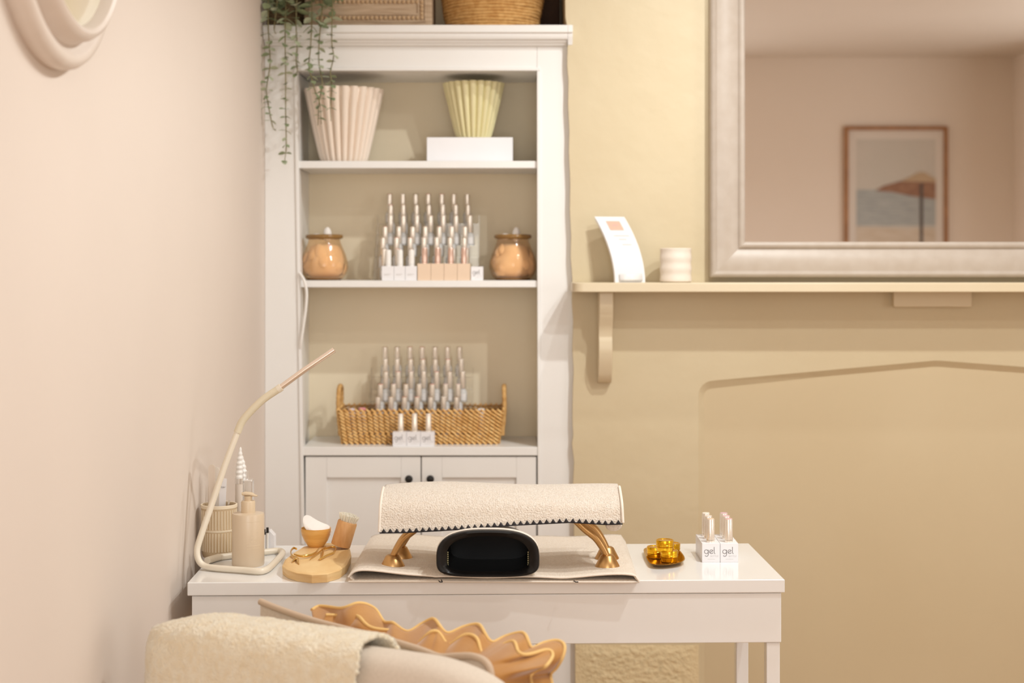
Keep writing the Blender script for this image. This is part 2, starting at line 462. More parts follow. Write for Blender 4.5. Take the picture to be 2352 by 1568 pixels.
# carcass
mb = MB().box(XL, XR, YC+BK, YC+BK+0.015, 0.0, pts[11].z)
part('back_panel', mb, M_back, BX)
mb = MB().box(XL, (inner(600)-VX)/SCb-0.012, YC+0.04, YC+BK, 0.0, pts[11].z)
part('side_panel', mb, M_white, BX)
mb = MB().box((1236-VX)/SCb+0.002, XR, YC+0.04, YC+BK, 0.0, pts[11].z)
part('side_panel', mb, M_white, BX)
mb = MB().box(C(684,0).x, C(1233,0).x, YC+0.04, YC+BK, C(0,163).z, C(0,150).z)
part('top_panel', mb, M_white, BX)
def shelf(y0, y1, front, x0=None, name='shelf'):
    mb = MB().box((inner(y0)-VX)/SCb - 0.003 if x0 is None else x0, C(1235,0).x, YC+front, YC+BK, C(0,y1).z, C(0,y0).z)
    return part(name, mb, M_white, BX, bevel=0.002)
shelf(369, 386, 0.006); shelf(644, 660, 0.004); shelf(1026, 1046, -0.002, name='counter_board')
Z1, Z2, Z3 = C(0,369).z, C(0,644).z, C(0,1026).z
# doors
def door(x0, x1, px0, px1, knob):
    zt, zl = C(0,1049).z, 0.10
    X0, X1, A, B = C(x0,0).x, C(x1,0).x, C(px0,0).x, C(px1,0).x
    zp = C(0,1097).z; zq = zl + 0.06
    mb = MB()
    y0, y1 = YC+0.003, YC+0.022
    mb.box(X0, A, y0, y1, zl, zt).box(B, X1, y0, y1, zl, zt).box(A, B, y0, y1, zp, zt).box(A, B, y0, y1, zl, zq)
    d = part('door', mb, M_white, BX, bevel=0.0012)
    part('door_panel', MB().box(A-0.003, B+0.003, y0+0.009, y1-0.002, zq-0.003, zp+0.003), M_white, d)
    kx, kz = C(knob,0).x, C(0,1098).z
    k = MB().lathe([(0.0,0),(0.004,0),(0.004,0.014),(0.010,0.016),(0.0112,0.021),(0.010,0.026),(0.005,0.028),(0.0,0.0282)], n=20, capb=False)
    k.xf(Matrix.Translation((kx, y0, kz)) @ Matrix.Rotation(math.pi/2, 4, 'X'))
    part('knob', k, M_black, d, smooth=50, label='round matt black knob')
door(701, 966, 750, 921, 940); door(968.5, 1232, 1015, 1186, 989)
mb = MB().box(C(697,0).x, C(1236,0).x, YC+0.03, YC+0.04, 0, 0.10)
part('plinth', mb, M_white, BX)

# ------------------------------------------------------------------ mantel shelf
YM = YW - 0.15; SM = F/YM
def Mn(px, py): return Vector(((px-VX)/SM, YM, HC-(py-HY)/SM))
zt, zl = Mn(0,649).z, Mn(0,671).z; ZM = zt
MS = thing('mantel_shelf', 'long cream painted mantel shelf below the taupe mirror', 'shelf', (1.0, YW-0.075, zl))
x0 = Mn(1315,0).x
polyx = [(x0, YW), (x0, YM+0.03)] + [(x0+0.03-0.03*math.cos(math.radians(a)), YM+0.03-0.03*math.sin(math.radians(a))) for a in (15,30,45,60,75,90)] + [(2.2, YM), (2.2, YW)]
part('shelf_board', MB().prism([(x, y, zl) for x, y in polyx], (0, 0, zt-zl)), M_mantel, MS, bevel=0.003)
def bracket(xc):
    prof = [(0.0,0.0),(0.098,0.0),(0.100,0.03),(0.098,0.05),(0.090,0.07),(0.074,0.09),(0.066,0.11),(0.064,0.125),(0.072,0.14),(0.070,0.17),(0.060,0.20),(0.048,0.225),(0.038,0.243),(0.025,0.252),(0.010,0.255),(0.0,0.252)]
    return MB().prism([(xc-0.019, YW-d, zl-h) for d, h in prof], (0.038, 0, 0))
part('bracket', bracket(W(1391,0).x-0.004), M_mantel, MS, bevel=0.0025, label='curved wooden bracket under the left end')
part('bracket', bracket(2.05), M_mantel, MS, bevel=0.0025)
a, b = W(2047,674), W(2225,704)
part('support_block', MB().box(a.x, b.x, YW-0.03, YW, b.z, zl), M_mantel, MS, bevel=0.002)

# ------------------------------------------------------------------ wall mirror
YF = YW - 0.045
def Fm(px, py, y=YF): return P(px, py, y)
zl = Fm(0,637).z; xl = Fm(1632,0).x; xr = xl + 1.02; ztp = zl + 0.95
fw = Fm(1714,0).x - xl
MR = thing('wall_mirror', 'large rectangular mirror with wide taupe moulded frame hanging above the mantel', 'mirror', ((xl+xr)/2, YW, zl))
# moulded frame profile: (t across 0..1 from outside, depth in front of wall)
fp = [(0,0.0),(0,0.040),(0.03,0.045),(0.10,0.047),(0.15,0.043),(0.19,0.038),(0.30,0.040),(0.55,0.037),(0.76,0.029),(0.80,0.026),(0.82,0.030),(0.90,0.033),(0.97,0.030),(1.0,0.022),(1.0,0.008)]
corners = [((xl,zl),(1,1)),((xr,zl),(-1,1)),((xr,ztp),(-1,-1)),((xl,ztp),(1,-1))]
for k in range(4):
    (c0, s0), (c1, s1) = corners[k], corners[(k+1) % 4]
    A = [Vector((c0[0]+s0[0]*t*fw, YW-d, c0[1]+s0[1]*t*fw)) for t, d in fp]
    B = [Vector((c1[0]+s1[0]*t*fw, YW-d, c1[1]+s1[1]*t*fw)) for t, d in fp]
    n = len(fp); mb = MB().add(A+B, [(i, i+1, n+i+1, n+i) for i in range(n-1)])
    part('frame_rail' if k % 2 == 0 else 'frame_stile', mb, M_frame, MR, smooth=50)
part('mirror_glass', MB().box(xl+fw-0.004, xr-fw+0.004, YW-0.014, YW-0.010, zl+fw-0.004, ztp-fw+0.004), M_mirror, MR)

# ------------------------------------------------------------------ table
ZT = 0.7525
FL, FR = T(430,1337.5,ZT), T(1803,1330.5,ZT)
ux = (FR-FL).normalized(); uy = Vector((-ux.y, ux.x, 0)); TW = (FR-FL).length; TD = 0.412
TB = thing('manicure_table', 'white lacquered narrow manicure table with deep front apron', 'table', (FL+ux*TW/2+uy*TD/2)*1.0 - Vector((0,0,ZT)))
def tbox(u0,u1,v0,v1,z0,z1):
    b = [FL+ux*u+uy*v for u, v in ((u0,v0),(u1,v0),(u1,v1),(u0,v1))]
    return [(p.x,p.y,z0) for p in b], [(p.x,p.y,z1) for p in b]
def tb(name, *a, bev=0.002):
    part(name, MB().hexa(*tbox(*a)), M_table, TB, bevel=bev)
tb('table_top', 0, TW, 0, TD, ZT-0.027, ZT)
tb('apron', 0.008, TW-0.006, 0.006, 0.024, ZT-0.130, ZT-0.0285)
tb('apron', 0.008, 0.026, 0.0245, TD-0.008, ZT-0.130, ZT-0.0285)
tb('apron', TW-0.024, TW-0.006, 0.0245, TD-0.008, ZT-0.130, ZT-0.0285)
tb('apron', 0.0265, TW-0.0245, TD-0.026, TD-0.008, ZT-0.130, ZT-0.0285)
for u in (0.010, TW-0.036):
    for v in (0.010, TD-0.040):
        tb('leg', u, u+0.028, v, v+0.028, 0, ZT-0.1305)

# ------------------------------------------------------------------ round moulded frame on the left wall
cy, R = 2.30, 0.30; cz = 1.688 + R
RF = thing('round_frame', 'round white moulded frame with pale painted-on reflection high on the left wall', 'wall frame', (LW, cy, cz))
prof = [(.30,0),(.303,.012),(.302,.024),(.296,.033),(.286,.036),(.278,.033),(.272,.026),(.266,.025),(.262,.032),(.260,.046),(.255,.055),(.248,.058),(.241,.055),(.238,.046),(.237,.034)]
mb = MB().lathe(prof, n=96, capb=False); mb.xf(Matrix.Translation((LW, cy, cz)) @ Matrix.Rotation(math.pi/2, 4, 'Y'))
part('frame_ring', mb, mat('pearl_frame', (226,212,200), 0.4, col2=(222,207,194), nscale=20), RF, smooth=40)
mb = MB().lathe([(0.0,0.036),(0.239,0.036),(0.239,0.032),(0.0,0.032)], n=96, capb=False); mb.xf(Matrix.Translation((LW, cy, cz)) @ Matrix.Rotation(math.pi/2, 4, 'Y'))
part('painted_reflection', mb, mat('pale_painted_reflection', (226,218,192), 0.12, col2=(232,224,204), nscale=5, coat=0.5), RF, smooth=30)  # cream colour stands in for what the round mirror reflects

# ------------------------------------------------------------------ things on top of the bookcase
ZL = ZTOP
d = 4.325
a, b = P(708, 60, d), P(992, -70, d)
WB = thing('carved_wooden_box', 'whitewashed wooden box with beaded panel border on top of the bookcase', 'box', ((a.x+b.x)/2, d+0.1, ZL))
h = 0.16
part('box_body', MB().box(a.x, b.x, d, d+0.2, ZL, ZL+h), M_grey_wood, WB, bevel=0.003)
zA, zB, xB = P(0,41,d).z, P(0,-42,d).z, P(969,0,d).x
part('box_lid', MB().box(a.x-0.003, b.x+0.003, d-0.004, d+0.203, ZL+h, ZL+h+0.018), M_grey_wood, WB, bevel=0.003)
xA = a.x + 0.018
mb = MB()
for (x0,x1,z0,z1) in ((xA-0.012,xB+0.012,zA-0.012,zA-0.008),(xA-0.012,xB+0.012,zB+0.008,zB+0.012),(xB+0.008,xB+0.012,zA-0.008,zB+0.008),
                      (xA+0.010,xB-0.010,zA+0.008,zA+0.012),(xB-0.012,xB-0.008,zA+0.012,zB-0.008)):
    mb.box(x0,x1,d-0.004,d+0.001,z0,z1)
part('panel_moulding', mb, M_grey_wood, WB, bevel=0.001)
bead = mesh_of('bead', MB().sphere((0,0,0), 0.006, 10, 6, (0.9,0.9,1.05)), mat('bead_wood', (214,186,150), 0.6, col2=(190,158,120), nscale=60), 80)
def put_bead(x, z):
    o = bpy.data.objects.new('bead', bead); link(o, WB); o.location = Vector((x, d-0.001, z)) - ROOT[WB]
zmid = P(0,4,d).z
k = 0; x = xB
while x > xA:
    put_bead(x, zA); put_bead(x, zmid); x -= 0.0128
for z in [zA + (i+1)*(zmid-zA)/4 for i in range(3)]: put_bead(xB, z)

cx = P(1131, 0, 4.44)
CB = thing('seagrass_basket', 'round coiled seagrass basket on top of the bookcase', 'basket', (cx.x, 4.44, ZL))
mb = MB(); nr = 26
for i in range(nr):
    r = 0.128 + 0.028*math.sin(min(1, i/nr)*1.5); z = ZL + 0.005 + i*0.0085; ph = random.random()*6
    def tor(u, v, r=r, z=z, ph=ph):
        A = 2*math.pi*u; B = 2*math.pi*v
        rr = r + 0.0012*math.sin(5*A+ph) + 0.0055*math.cos(B)
        return (cx.x+rr*math.cos(A), 4.44+rr*math.sin(A), z+0.0052*math.sin(B)+0.0008*math.sin(7*A+ph))
    mb.grid(tor, 56, 7, closeu=True)
part('coil_wall', mb, M_sea, CB, smooth=80)
part('basket_floor', MB().lathe([(0.0,0.0),(0.128,0.0),(0.128,0.006),(0.0,0.006)], (cx.x,4.44,ZL), 40, capb=False), M_sea, CB)

a, b = P(1200, 0, 4.60), P(1297, 0, 4.60)
SB = thing('storage_box', 'dark brown fabric storage box behind the seagrass basket', 'box', ((a.x+b.x)/2, 4.62, ZL))
part('box_body', MB().box(a.x+0.02, W(1296,0).x-0.003, 4.585, 4.652, ZL, ZL+0.24), M_dark, SB, bevel=0.004)
part('box_lid', MB().box(a.x+0.018, W(1296,0).x-0.001, 4.583, 4.654, ZL+0.24, ZL+0.27), M_dark, SB, bevel=0.004)

# trailing eucalyptus
pc = P(650, 0, 4.40)
PL = thing('trailing_eucalyptus', 'trailing silver-green eucalyptus plant spilling over the bookcase corner', 'plant', (pc.x, 4.40, ZL))
mb = MB()
for i in range(16):
    r = 0.052 + 0.006*math.sin(i/16*2.5); z = ZL+0.005+i*0.0088
    def tor(u, v, r=r, z=z):
        A = 2*math.pi*u; B = 2*math.pi*v; rr = r+0.0055*math.cos(B)*(1+0.25*math.sin(26*A))
        return (pc.x+rr*math.cos(A), 4.40+rr*math.sin(A), z+0.005*math.sin(B))
    mb.grid(tor, 40, 7, closeu=True)
part('pot', mb, M_wicker, PL, smooth=80, label='grey-brown wicker pot')
ZP = ZL+0.14
leafmb = MB()
def leaffn(u, v):
    x = u; wv = 0.5*math.sin(math.pi*min(1, u*0.98+0.02))**0.75*0.86
    y = (v-0.5)*2*wv; return (x, y, -0.12*u*u + 0.25*abs(y)*0.6)
leafmb.grid(leaffn, 7, 5)
leafA = mesh_of('leaf', leafmb, M_leaf, 80); leafB = mesh_of('leaf', leafmb, M_leaf2, 80)
stems = [
 [(616,0),(616,60),(619,110),(620,150),(613,195),(612,215),(617,245),(626,290),(634,300)],
 [(657,0),(655,60),(655,110),(656,180),(656,250),(657,300),(657,345),(652,376)],
 [(681,0),(680,60),(682,100),(680,140),(683,160),(678,172)],
 [(716,0),(716,50),(713,110),(709,150),(716,180),(724,210),(735,240),(738,285)],
 [(741,5),(736,60),(732,110),(733,150),(740,190),(733,235),(730,288)],
 [(764,10),(762,60),(762,100),(766,130),(759,165),(762,195),(759,240),(760,278)],
 [(636,0),(634,30),(630,64),(634,78)]]
nleaf = 0
for si, pxs in enumerate(stems):
    dd = YC - 0.042 - 0.016 - 0.006*(si % 2)
    pts = [P(x, max(y, 40), dd) for x, y in pxs if y >= 40]
    x0 = pxs[0][0]
    start = [Vector((pc.x + (x0-680)/900.0*0.55, 4.40-0.02, ZP-0.01)), P(x0, -28, 4.33), P(x0, 8, 4.27)]
    path = smoothpath(start + pts, 6)
    st = part('stem', MB().tube(path, [0.0017]*(len(path)-6)+[0.0011]*6, 5), M_stem, PL, smooth=80)
    acc = 0; nxt = 0.012 + random.random()*0.01; tot = sum((path[i+1]-path[i]).length for i in range(len(path)-1))
    s = 0; tw = random.random()*3
    for i in range(len(path)-1):
        seg = (path[i+1]-path[i]).length; s += seg
        if s >= nxt and s > 0.05:
            top = P(0, 60, dd).z < path[i].z
            nxt = s + (0.0145 if not top else 0.012)*random.uniform(0.75, 1.3); tw += 1.25
            for sg in (0, math.pi):
                if nleaf >= 296 or (not top and random.random() < 0.08): continue
                sz = random.uniform(0.020, 0.031) * (1.45 if top else 1.0) * (1 - 0.25*s/tot)
                o = bpy.data.objects.new('leaf', leafB if random.random() < 0.4 else leafA); link(o, st)
                yaw = tw + sg + random.uniform(-.4,.4)
                if math.sin(yaw) > 0.35 and not top: yaw = -yaw      # nothing grows into the bookcase
                o.rotation_euler = Euler((random.uniform(-.5,.5), random.uniform(-0.15, 0.7), yaw))
                o.scale = (sz, sz*random.uniform(.75,1.0), sz)
                o.location = path[i] - ROOT[PL]; nleaf += 1

# ------------------------------------------------------------------ shelf 1: ribbed pots on a white box
def ribbed_pot(name, label, c, rt, rb, h, ribs, m):
    prof = [(rb*0.96,0),(rb,0.004)] + [(rb+(rt-rb)*t**0.92, h*t) for t in [i/12 for i in range(1,13)]] + [(rt-0.006,h),(rt-0.012,h*0.97),(rb*0.8,0.02),(0.0,0.018)]
    n = ribs*8; m0 = len(prof)-4
    def rf(a, k):
        if k > m0: return 1.0
        return 1.0 - 0.13*(1-abs(math.sin(a*ribs/2)))**1.5*(1 if k < m0 else 1)
    mb = MB().lathe(prof, c, n, rf, capb=True)
    return solo(name, mb, m, label, 'pot', smooth=70)
c = P(790, 367, 4.445); c.z = Z1
ribbed_pot('ribbed_pot', 'tall blush pink ribbed flared pot on the top shelf', c, 0.115, 0.066, 0.212, 24, M_potpink)
a, b = P(980, 0, 4.40), P(1178, 0, 4.40)
WBx = solo('white_box', MB().box(a.x, b.x, 4.40, 4.52, Z1, P(0,315,4.40).z), M_boxw, 'plain white low box under the pistachio pot on the top shelf', 'box', bevel=0.002)
zbx = P(0,315,4.40).z
c = P(1088, 315, 4.465); c.z = zbx
ribbed_pot('ribbed_pot', 'pistachio green ribbed flared pot standing on the white box', c, 0.0905, 0.050, 0.160, 22, M_potgreen)

# ------------------------------------------------------------------ jars on shelf 2
def jar(px, label, seed):
    c = P(px, 642, 4.445); c.z = Z2
    J = thing('amber_jar', label, 'jar', c)
    prof = [(0.0,0.002),(0.046,0.002),(0.052,0.004),(0.062,0.016),(0.0685,0.036),(0.0675,0.052),(0.061,0.074),(0.052,0.095),(0.046,0.110),(0.0455,0.118)]
    part('glass_body', MB().lathe(prof, c, 48, capb=False), M_amber, J, smooth=60)
    part('glass_base', MB().lathe([(0,0),(0.047,0),(0.053,0.004),(0.048,0.007),(0,0.006)], c, 40, capb=False), M_amberrim, J, smooth=60)
    rim = [(0.0455,0.118),(0.0500,0.119),(0.0535,0.122),(0.0545,0.126),(0.0525,0.1305),(0.048,0.1315),(0.045,0.129),(0.0445,0.122),(0.0455,0.118)]
    part('glass_rim', MB().lathe(rim, c, 48, capb=False), M_amberrim, J, smooth=60)
    rnd = random.Random(seed)
    def inr(z):
        for (r0,z0),(r1,z1) in zip(prof[1:], prof[2:]):
            if z0 <= z <= z1: return r0+(r1-r0)*(z-z0)/max(1e-6, z1-z0)
        return 0.045
    # heaped petal-like peach pads filling the jar
    mb = MB()
    mb.lathe([(0.0,0.008),(0.040,0.009),(0.054,0.022),(0.059,0.040),(0.056,0.060),(0.048,0.082),(0.040,0.098),(0.022,0.104),(0,0.105)], c, 28,
             lambda a, k: 1+0.05*math.sin(3*a+k*1.3+seed)+0.03*math.sin(7*a-k), capb=False)
    part('pad_heap', mb, M_petal, J, smooth=80)
    for i in range(13):
        a = rnd.uniform(0, 6.28); z = 0.022 + 0.070*((i*0.37) % 1); R0 = inr(z)*0.955; tl = rnd.uniform(-1,1); sz = rnd.uniform(0.018,0.027)
        def pf(u, v, a=a, z=z, tl=tl, sz=sz):
            q = v*2*math.pi; ru = u*sz
            s1 = ru*math.cos(q); s2 = ru*math.sin(q)*0.8
            s1, s2 = s1*math.cos(tl)-s2*math.sin(tl), s1*math.sin(tl)+s2*math.cos(tl)
            zz = min(max(z+s2, 0.012), 0.108); RR = inr(zz)*0.955 - 0.006*u*u
            aa = a + s1/0.06
            return (c.x+RR*math.cos(aa), c.y+RR*math.sin(aa), c.z+zz)
        part('pad', MB().grid(pf, 4, 13), M_petal, J, smooth=80)
    for i, (dx, dy, h) in enumerate(((0.010,-0.01,0.030),(-0.022,0.0,0.012),(0.02,0.012,0.010))):
        mb = MB().sphere((c.x+dx, c.y+dy, c.z+0.122+h*0.3), 0.016, 12, 8, (0.75+0.3*(i>0), 0.7, h/0.022))
        part('white_pad', mb, M_pad, J, smooth=80, label='white cotton pad')
jar(745, 'squat amber glass jar of peach pads at the left end of the middle shelf', 1)
jar(1178, 'squat amber glass jar of peach pads at the right end of the middle shelf', 5)

# ------------------------------------------------------------------ nail polish bottles, racks and display boxes
def make_bottle(name):
    B = thing(name, 'clear nail polish bottle', 'bottle', (0,0,0))
    part('bottle_body', MB().lathe([(0.0,0.0),(0.0115,0.0),(0.0130,0.002),(0.0130,0.026),(0.0105,0.033),(0.006,0.037),(0.006,0.040)], n=14, capb=False), M_bottle, B, smooth=40)
    part('label', MB().grid(lambda u, v: (0.0133*math.cos(-2.3+1.46*u), 0.0133*math.sin(-2.3+1.46*u), 0.005+0.019*v), 6, 2), M_label, B, smooth=60)
    part('cap', MB().lathe([(0.0,0.038),(0.0078,0.038),(0.0082,0.039),(0.0076,0.086),(0.0,0.086)], n=14, capb=False), M_champ, B, smooth=40)
    part('cap_top', MB().lathe([(0.0,0.086),(0.0080,0.086),(0.0080,0.0875),(0.0,0.0878)], n=14, capb=False), M_whitecap, B, smooth=40)
    return B
TOPS = [mat('cap_top_'+n_, c_, 0.35) for n_, c_ in (('nude',(206,178,150)),('olive',(136,118,84)),('rose',(222,164,148)),('blush',(238,212,204)),('ivory',(240,232,220)),('terracotta',(196,140,112)),('taupe',(170,146,122)))]
CAPDATA = {}
def cap_with(B, m):
    for c in B.children:
        if c.name.split('.')[0] == 'cap_top':
            key = m.name
            if key not in CAPDATA:
                me = c.data.copy(); me.materials.clear(); me.materials.append(m); CAPDATA[key] = me
            c.data = CAPDATA[key]
proto = None
def place_bottle(loc, label, group, m):
    global proto
    if proto is None:
        proto = make_bottle('nail_polish_bottle'); b = proto
        b.location = loc; ROOT[b] = Vector(loc); b['label'] = label; b['group'] = group
    else:
        b = dup(proto, loc, label, group)
    cap_with(b, m); return b
TIER = ['front','second','third','fourth','fifth','top']
def rack(name, label, where, group, xc, z0, y0, dy, dz, pitch, w, ntier, palette):
    R = thing(name, label, 'rack', (xc, y0, z0))
    th = 0.003
    for s in (-1, 1):
        xs = xc + s*w/2
        prof = [(y0-0.014, z0), (y0-0.014, z0+0.022)]
        for i in range(ntier): prof += [(y0-0.014+i*dy, z0+i*dz+0.028), (y0-0.014+(i+1)*dy, z0+i*dz+0.028)]
        prof += [(y0-0.014+ntier*dy, z0)]
        part('side_panel', MB().prism([(xs, y, z) for y, z in prof], (th*s, 0, 0)), M_glass, R)
    for i in range(ntier):
        y, z = y0 + i*dy, z0 + i*dz
        part('tier', MB().box(xc-w/2, xc+w/2, y-0.013, y-0.013+dy-0.0035, z+0.0005, z+0.003), M_glass, R)
        if i: part('riser', MB().box(xc-w/2, xc+w/2, y-0.0155, y-0.0135, z-dz+0.003, z+0.003), M_glass, R)
    rnd = random.Random(hash(where) % 7 if False else len(where))
    for i in range(ntier):
        for j in range(7):
            x = xc + (j-3)*pitch*(1.015-0.006*i) + (-0.002,-0.008,-0.004,0.008,0.004,0.0)[i] + rnd.uniform(-.0015,.0015)
            lab = f'clear polish bottle, {ordn(j)} from left, {TIER[i]} tier of the {where}'
            place_bottle((x, y0+i*dy, z0+i*dz+0.003), lab, group, rnd.choice(palette))
rack('acrylic_rack', 'clear stepped acrylic rack of nail polish bottles on the middle shelf', 'middle shelf rack', 'polish bottles in the middle shelf rack',
     P(980,0,4.45).x, Z2, 4.412, 0.0268, 0.0325, 0.0385, 0.296, 6, TOPS)

def gel_letters(mb, x0, x1, y, z0, z1):
    w_ = x1-x0; sc = w_*0.215
    ribbon(mb, GEL, (x0+w_*0.13, y, z0+(z1-z0)*0.46), (1,0,0), (0,0,1), (0,-1,0), 0.0011, sc)
def font_mesh(txt, size):
    cu = bpy.data.curves.new('t', 'FONT'); cu.body = txt; cu.size = size; cu.resolution_u = 2
    o = bpy.data.objects.new('t', cu); COL.objects.link(o)
    dg = bpy.context.evaluated_depsgraph_get(); me = bpy.data.meshes.new_from_object(o.evaluated_get(dg))
    bpy.data.objects.remove(o, do_unlink=True)
    vs = [tuple(v.co) for v in me.vertices]; fs = [tuple(p.vertices) for p in me.polygons]
    return vs, fs
BOTTLE_TXT = font_mesh('BOTTLE', 1.0)
def text_on(mb, tx, o, ux_, uz_, n_, size):
    o, ux_, uz_, n_ = map(Vector, (o, ux_, uz_, n_))
    mb.add([o + ux_*(v[0]*size) + uz_*(v[1]*size) + n_*0.0003 for v in tx[0]], tx[1])
def display_box(x0, x1, y0, y1, z0, z1, m, label, group, print_='gel'):
    D = thing('display_box', label, 'box', ((x0+x1)/2, (y0+y1)/2, z0), group)
    part('carton', MB().box(x0, x1, y0, y1, z0, z1), m, D, bevel=0.0006)
    if print_ == 'gel':
        mb = MB(); gel_letters(mb, x0, x1, y0, z0, z1); part('lettering', mb, M_ink, D)
        mb = MB(); w_ = x1-x0; text_on(mb, BOTTLE_TXT, (x0+w_*0.46, y0, z0+(z1-z0)*0.29), (1,0,0), (0,0,1), (0,-1,0), w_*0.125)
        mb.add([(x0+w_*0.3, y0-0.0003, z0+(z1-z0)*0.165), (x0+w_*0.72, y0-0.0003, z0+(z1-z0)*0.165), (x0+w_*0.72, y0-0.0003, z0+(z1-z0)*0.18), (x0+w_*0.3, y0-0.0003, z0+(z1-z0)*0.18)], [(0,1,2,3)])
        part('small_lettering', mb, M_ink2, D)
    elif print_ == 'line':
        mb = MB(); w_ = x1-x0
        for t, a_, b_ in ((0.42,0.18,0.75),(0.36,0.18,0.6)):
            mb.add([(x0+w_*a_, y0-0.0003, z0+(z1-z0)*t), (x0+w_*b_, y0-0.0003, z0+(z1-z0)*t), (x0+w_*b_, y0-0.0003, z0+(z1-z0)*(t+0.03)), (x0+w_*a_, y0-0.0003, z0+(z1-z0)*(t+0.03))], [(0,1,2,3)])
        part('lettering', mb, M_ink2, D)
    return D
def cap_bottle(x, y, z, label, group, capm, topm, r=0.009, h=0.049):
    B = thing('nail_polish_bottle', label, 'bottle', (x, y, z), group)
    part('collar', MB().lathe([(0,0),(r*0.98,0),(r*0.98,0.004),(r*0.9,0.0045),(0,0.0045)], (x,y,z), 20, capb=False), capm, B, smooth=40)
    part('cap', MB().lathe([(0,0.005),(r,0.005),(r*1.0,0.008),(r*0.95,h-0.001),(r*0.9,h),(0,h)], (x,y,z), 24, capb=False), capm, B, smooth=40)
    part('cap_top', MB().lathe([(0,h),(r*0.86,h),(r*0.82,h+0.0008),(0,h+0.001)], (x,y,z), 24, capb=False), topm, B, smooth=40)
    return B
# boxes in front of the middle rack
s = F/4.338
xs = [877, 905, 931, 958]
for i in range(3):
    x0, x1 = (xs[i]-VX)/s, (xs[i+1]-VX)/s - 0.0006
    zt_ = HC-(611-HY)/s
    display_box(x0, x1, 4.338, 4.371, Z2, zt_, M_boxw, f'small white carton, {ordn(i)} from left in front of the middle shelf rack', 'white cartons on the middle shelf', 'line')
    cap_bottle((x0+x1)/2, 4.355, zt_, f'white-capped polish bottle, {ordn(i)} from left in a white carton on the middle shelf', 'white-capped bottles', M_whitecap, M_whitecap, 0.0085, 0.045)
xs = [959, 990, 1020, 1050.5, 1080.5]
for i in range(4):
    x0, x1 = (xs[i]-VX)/s, (xs[i+1]-VX)/s - 0.0006
    zt_ = HC-(605-HY)/s
    display_box(x0, x1, 4.336, 4.373, Z2, zt_, M_boxp, f'small peach carton, {ordn(i)} from left in front of the middle shelf rack', 'peach cartons on the middle shelf', None)
    cap_bottle((x0+x1)/2, 4.355, zt_, f'blush-capped polish bottle, {ordn(i)} from left in a peach carton', 'blush-capped bottles', mat('blush_metal', (228,196,180), 0.2, 0.7), M_pinkcap, 0.0082, 0.044)
display_box((1081.5-VX)/s, (1103-VX)/s+0.008, 4.345, 4.383, Z2, HC-(612-HY)/s, M_boxw, 'small white gel carton at the right end of the peach cartons', 'white cartons on the middle shelf', 'gel')

# ------------------------------------------------------------------ rattan tray basket with second rack
d0, d1 = 4.386, 4.562
xA, xB = P(777,0,d0).x, P(1154,0,d0).x
zt_ = P(0,941,d0).z; zb_ = Z3 + 0.001
RB = thing('rattan_tray', 'rectangular woven rattan tray basket with two loop handles on the counter', 'basket', ((xA+xB)/2, (d0+d1)/2, Z3))
nrow = 10; fl = 0.006
mbW = MB(); mbC = MB()
for r in range(nrow):
    t = r/(nrow-1); z = zb_ + 0.004 + t*(zt_-zb_-0.008); e = (t-1)*0.012
    cs = [(xA-e*1.0, d0-e*0.3), (xB+e*1.0, d0-e*0.3), (xB+e*1.0, d1+e*0.3), (xA-e*1.0, d1+e*0.3)]
    for k in range(4):
        p, q = Vector((*cs[k], z)), Vector((*cs[(k+1)%4], z)); L = (q-p).length; n = max(3, int(L/0.0155)); dv = (q-p)/n
        mbC.tube([p, q], 0.0028, 5)
        nm = Vector((dv.y, -dv.x, 0)).normalized()
        for i in range(n):
            c_ = p + dv*(i+0.5) + nm*0.0022
            hs = 0.0052*(1.25 if r in (0, nrow-1) else 1.0)
            a_ = c_ - dv*0.42 + Vector((0,0,hs)); b_ = c_ + dv*0.42 - Vector((0,0,hs))
            mbW.tube([a_, c_ + nm*0.0016, b_], [0.0022, 0.0030, 0.0022], 5)
part('weave', mbW, M_rattan, RB, smooth=80)['kind'] = 'stuff'
part('stakes', mbC, M_rattan2, RB, smooth=80)['kind'] = 'stuff'
part('tray_floor', MB().box(xA+0.014, xB-0.014, d0+0.004, d1-0.004, Z3+0.002, Z3+0.006), M_rattan2, RB)
for s_ in (0, 1):
    xe = xA+0.001 if s_ == 0 else xB-0.001; o_ = -0.006 if s_ == 0 else 0.006
    ym, hw = (d0+d1)/2, 0.042
    ht = P(0,886,ym).z
    pth = [(xe, ym-hw, zb_+0.02), (xe+o_, ym-hw, zt_-0.01), (xe+o_, ym-hw, ht-0.03), (xe+o_*0.9, ym-hw*0.75, ht-0.008), (xe+o_*0.9, ym, ht),
           (xe+o_*0.9, ym+hw*0.75, ht-0.008), (xe+o_, ym+hw, ht-0.03), (xe+o_, ym+hw, zt_-0.01), (xe, ym+hw, zb_+0.02)]
    pp = smoothpath(pth, 7); rr = [0.0066*(1+0.10*math.sin(i*1.9)) for i in range(len(pp))]
    part('handle', MB().tube(pp, rr, 9), M_sea, RB, smooth=80)
rack('acrylic_rack', 'clear stepped acrylic rack of nail polish bottles inside the rattan tray', 'rattan tray rack', 'polish bottles in the rattan tray rack',
     P(966,0,4.46).x, Z3+0.0065, 4.412, 0.0262, 0.0345, 0.0375, 0.296, 6, TOPS[:1]+TOPS[2:])
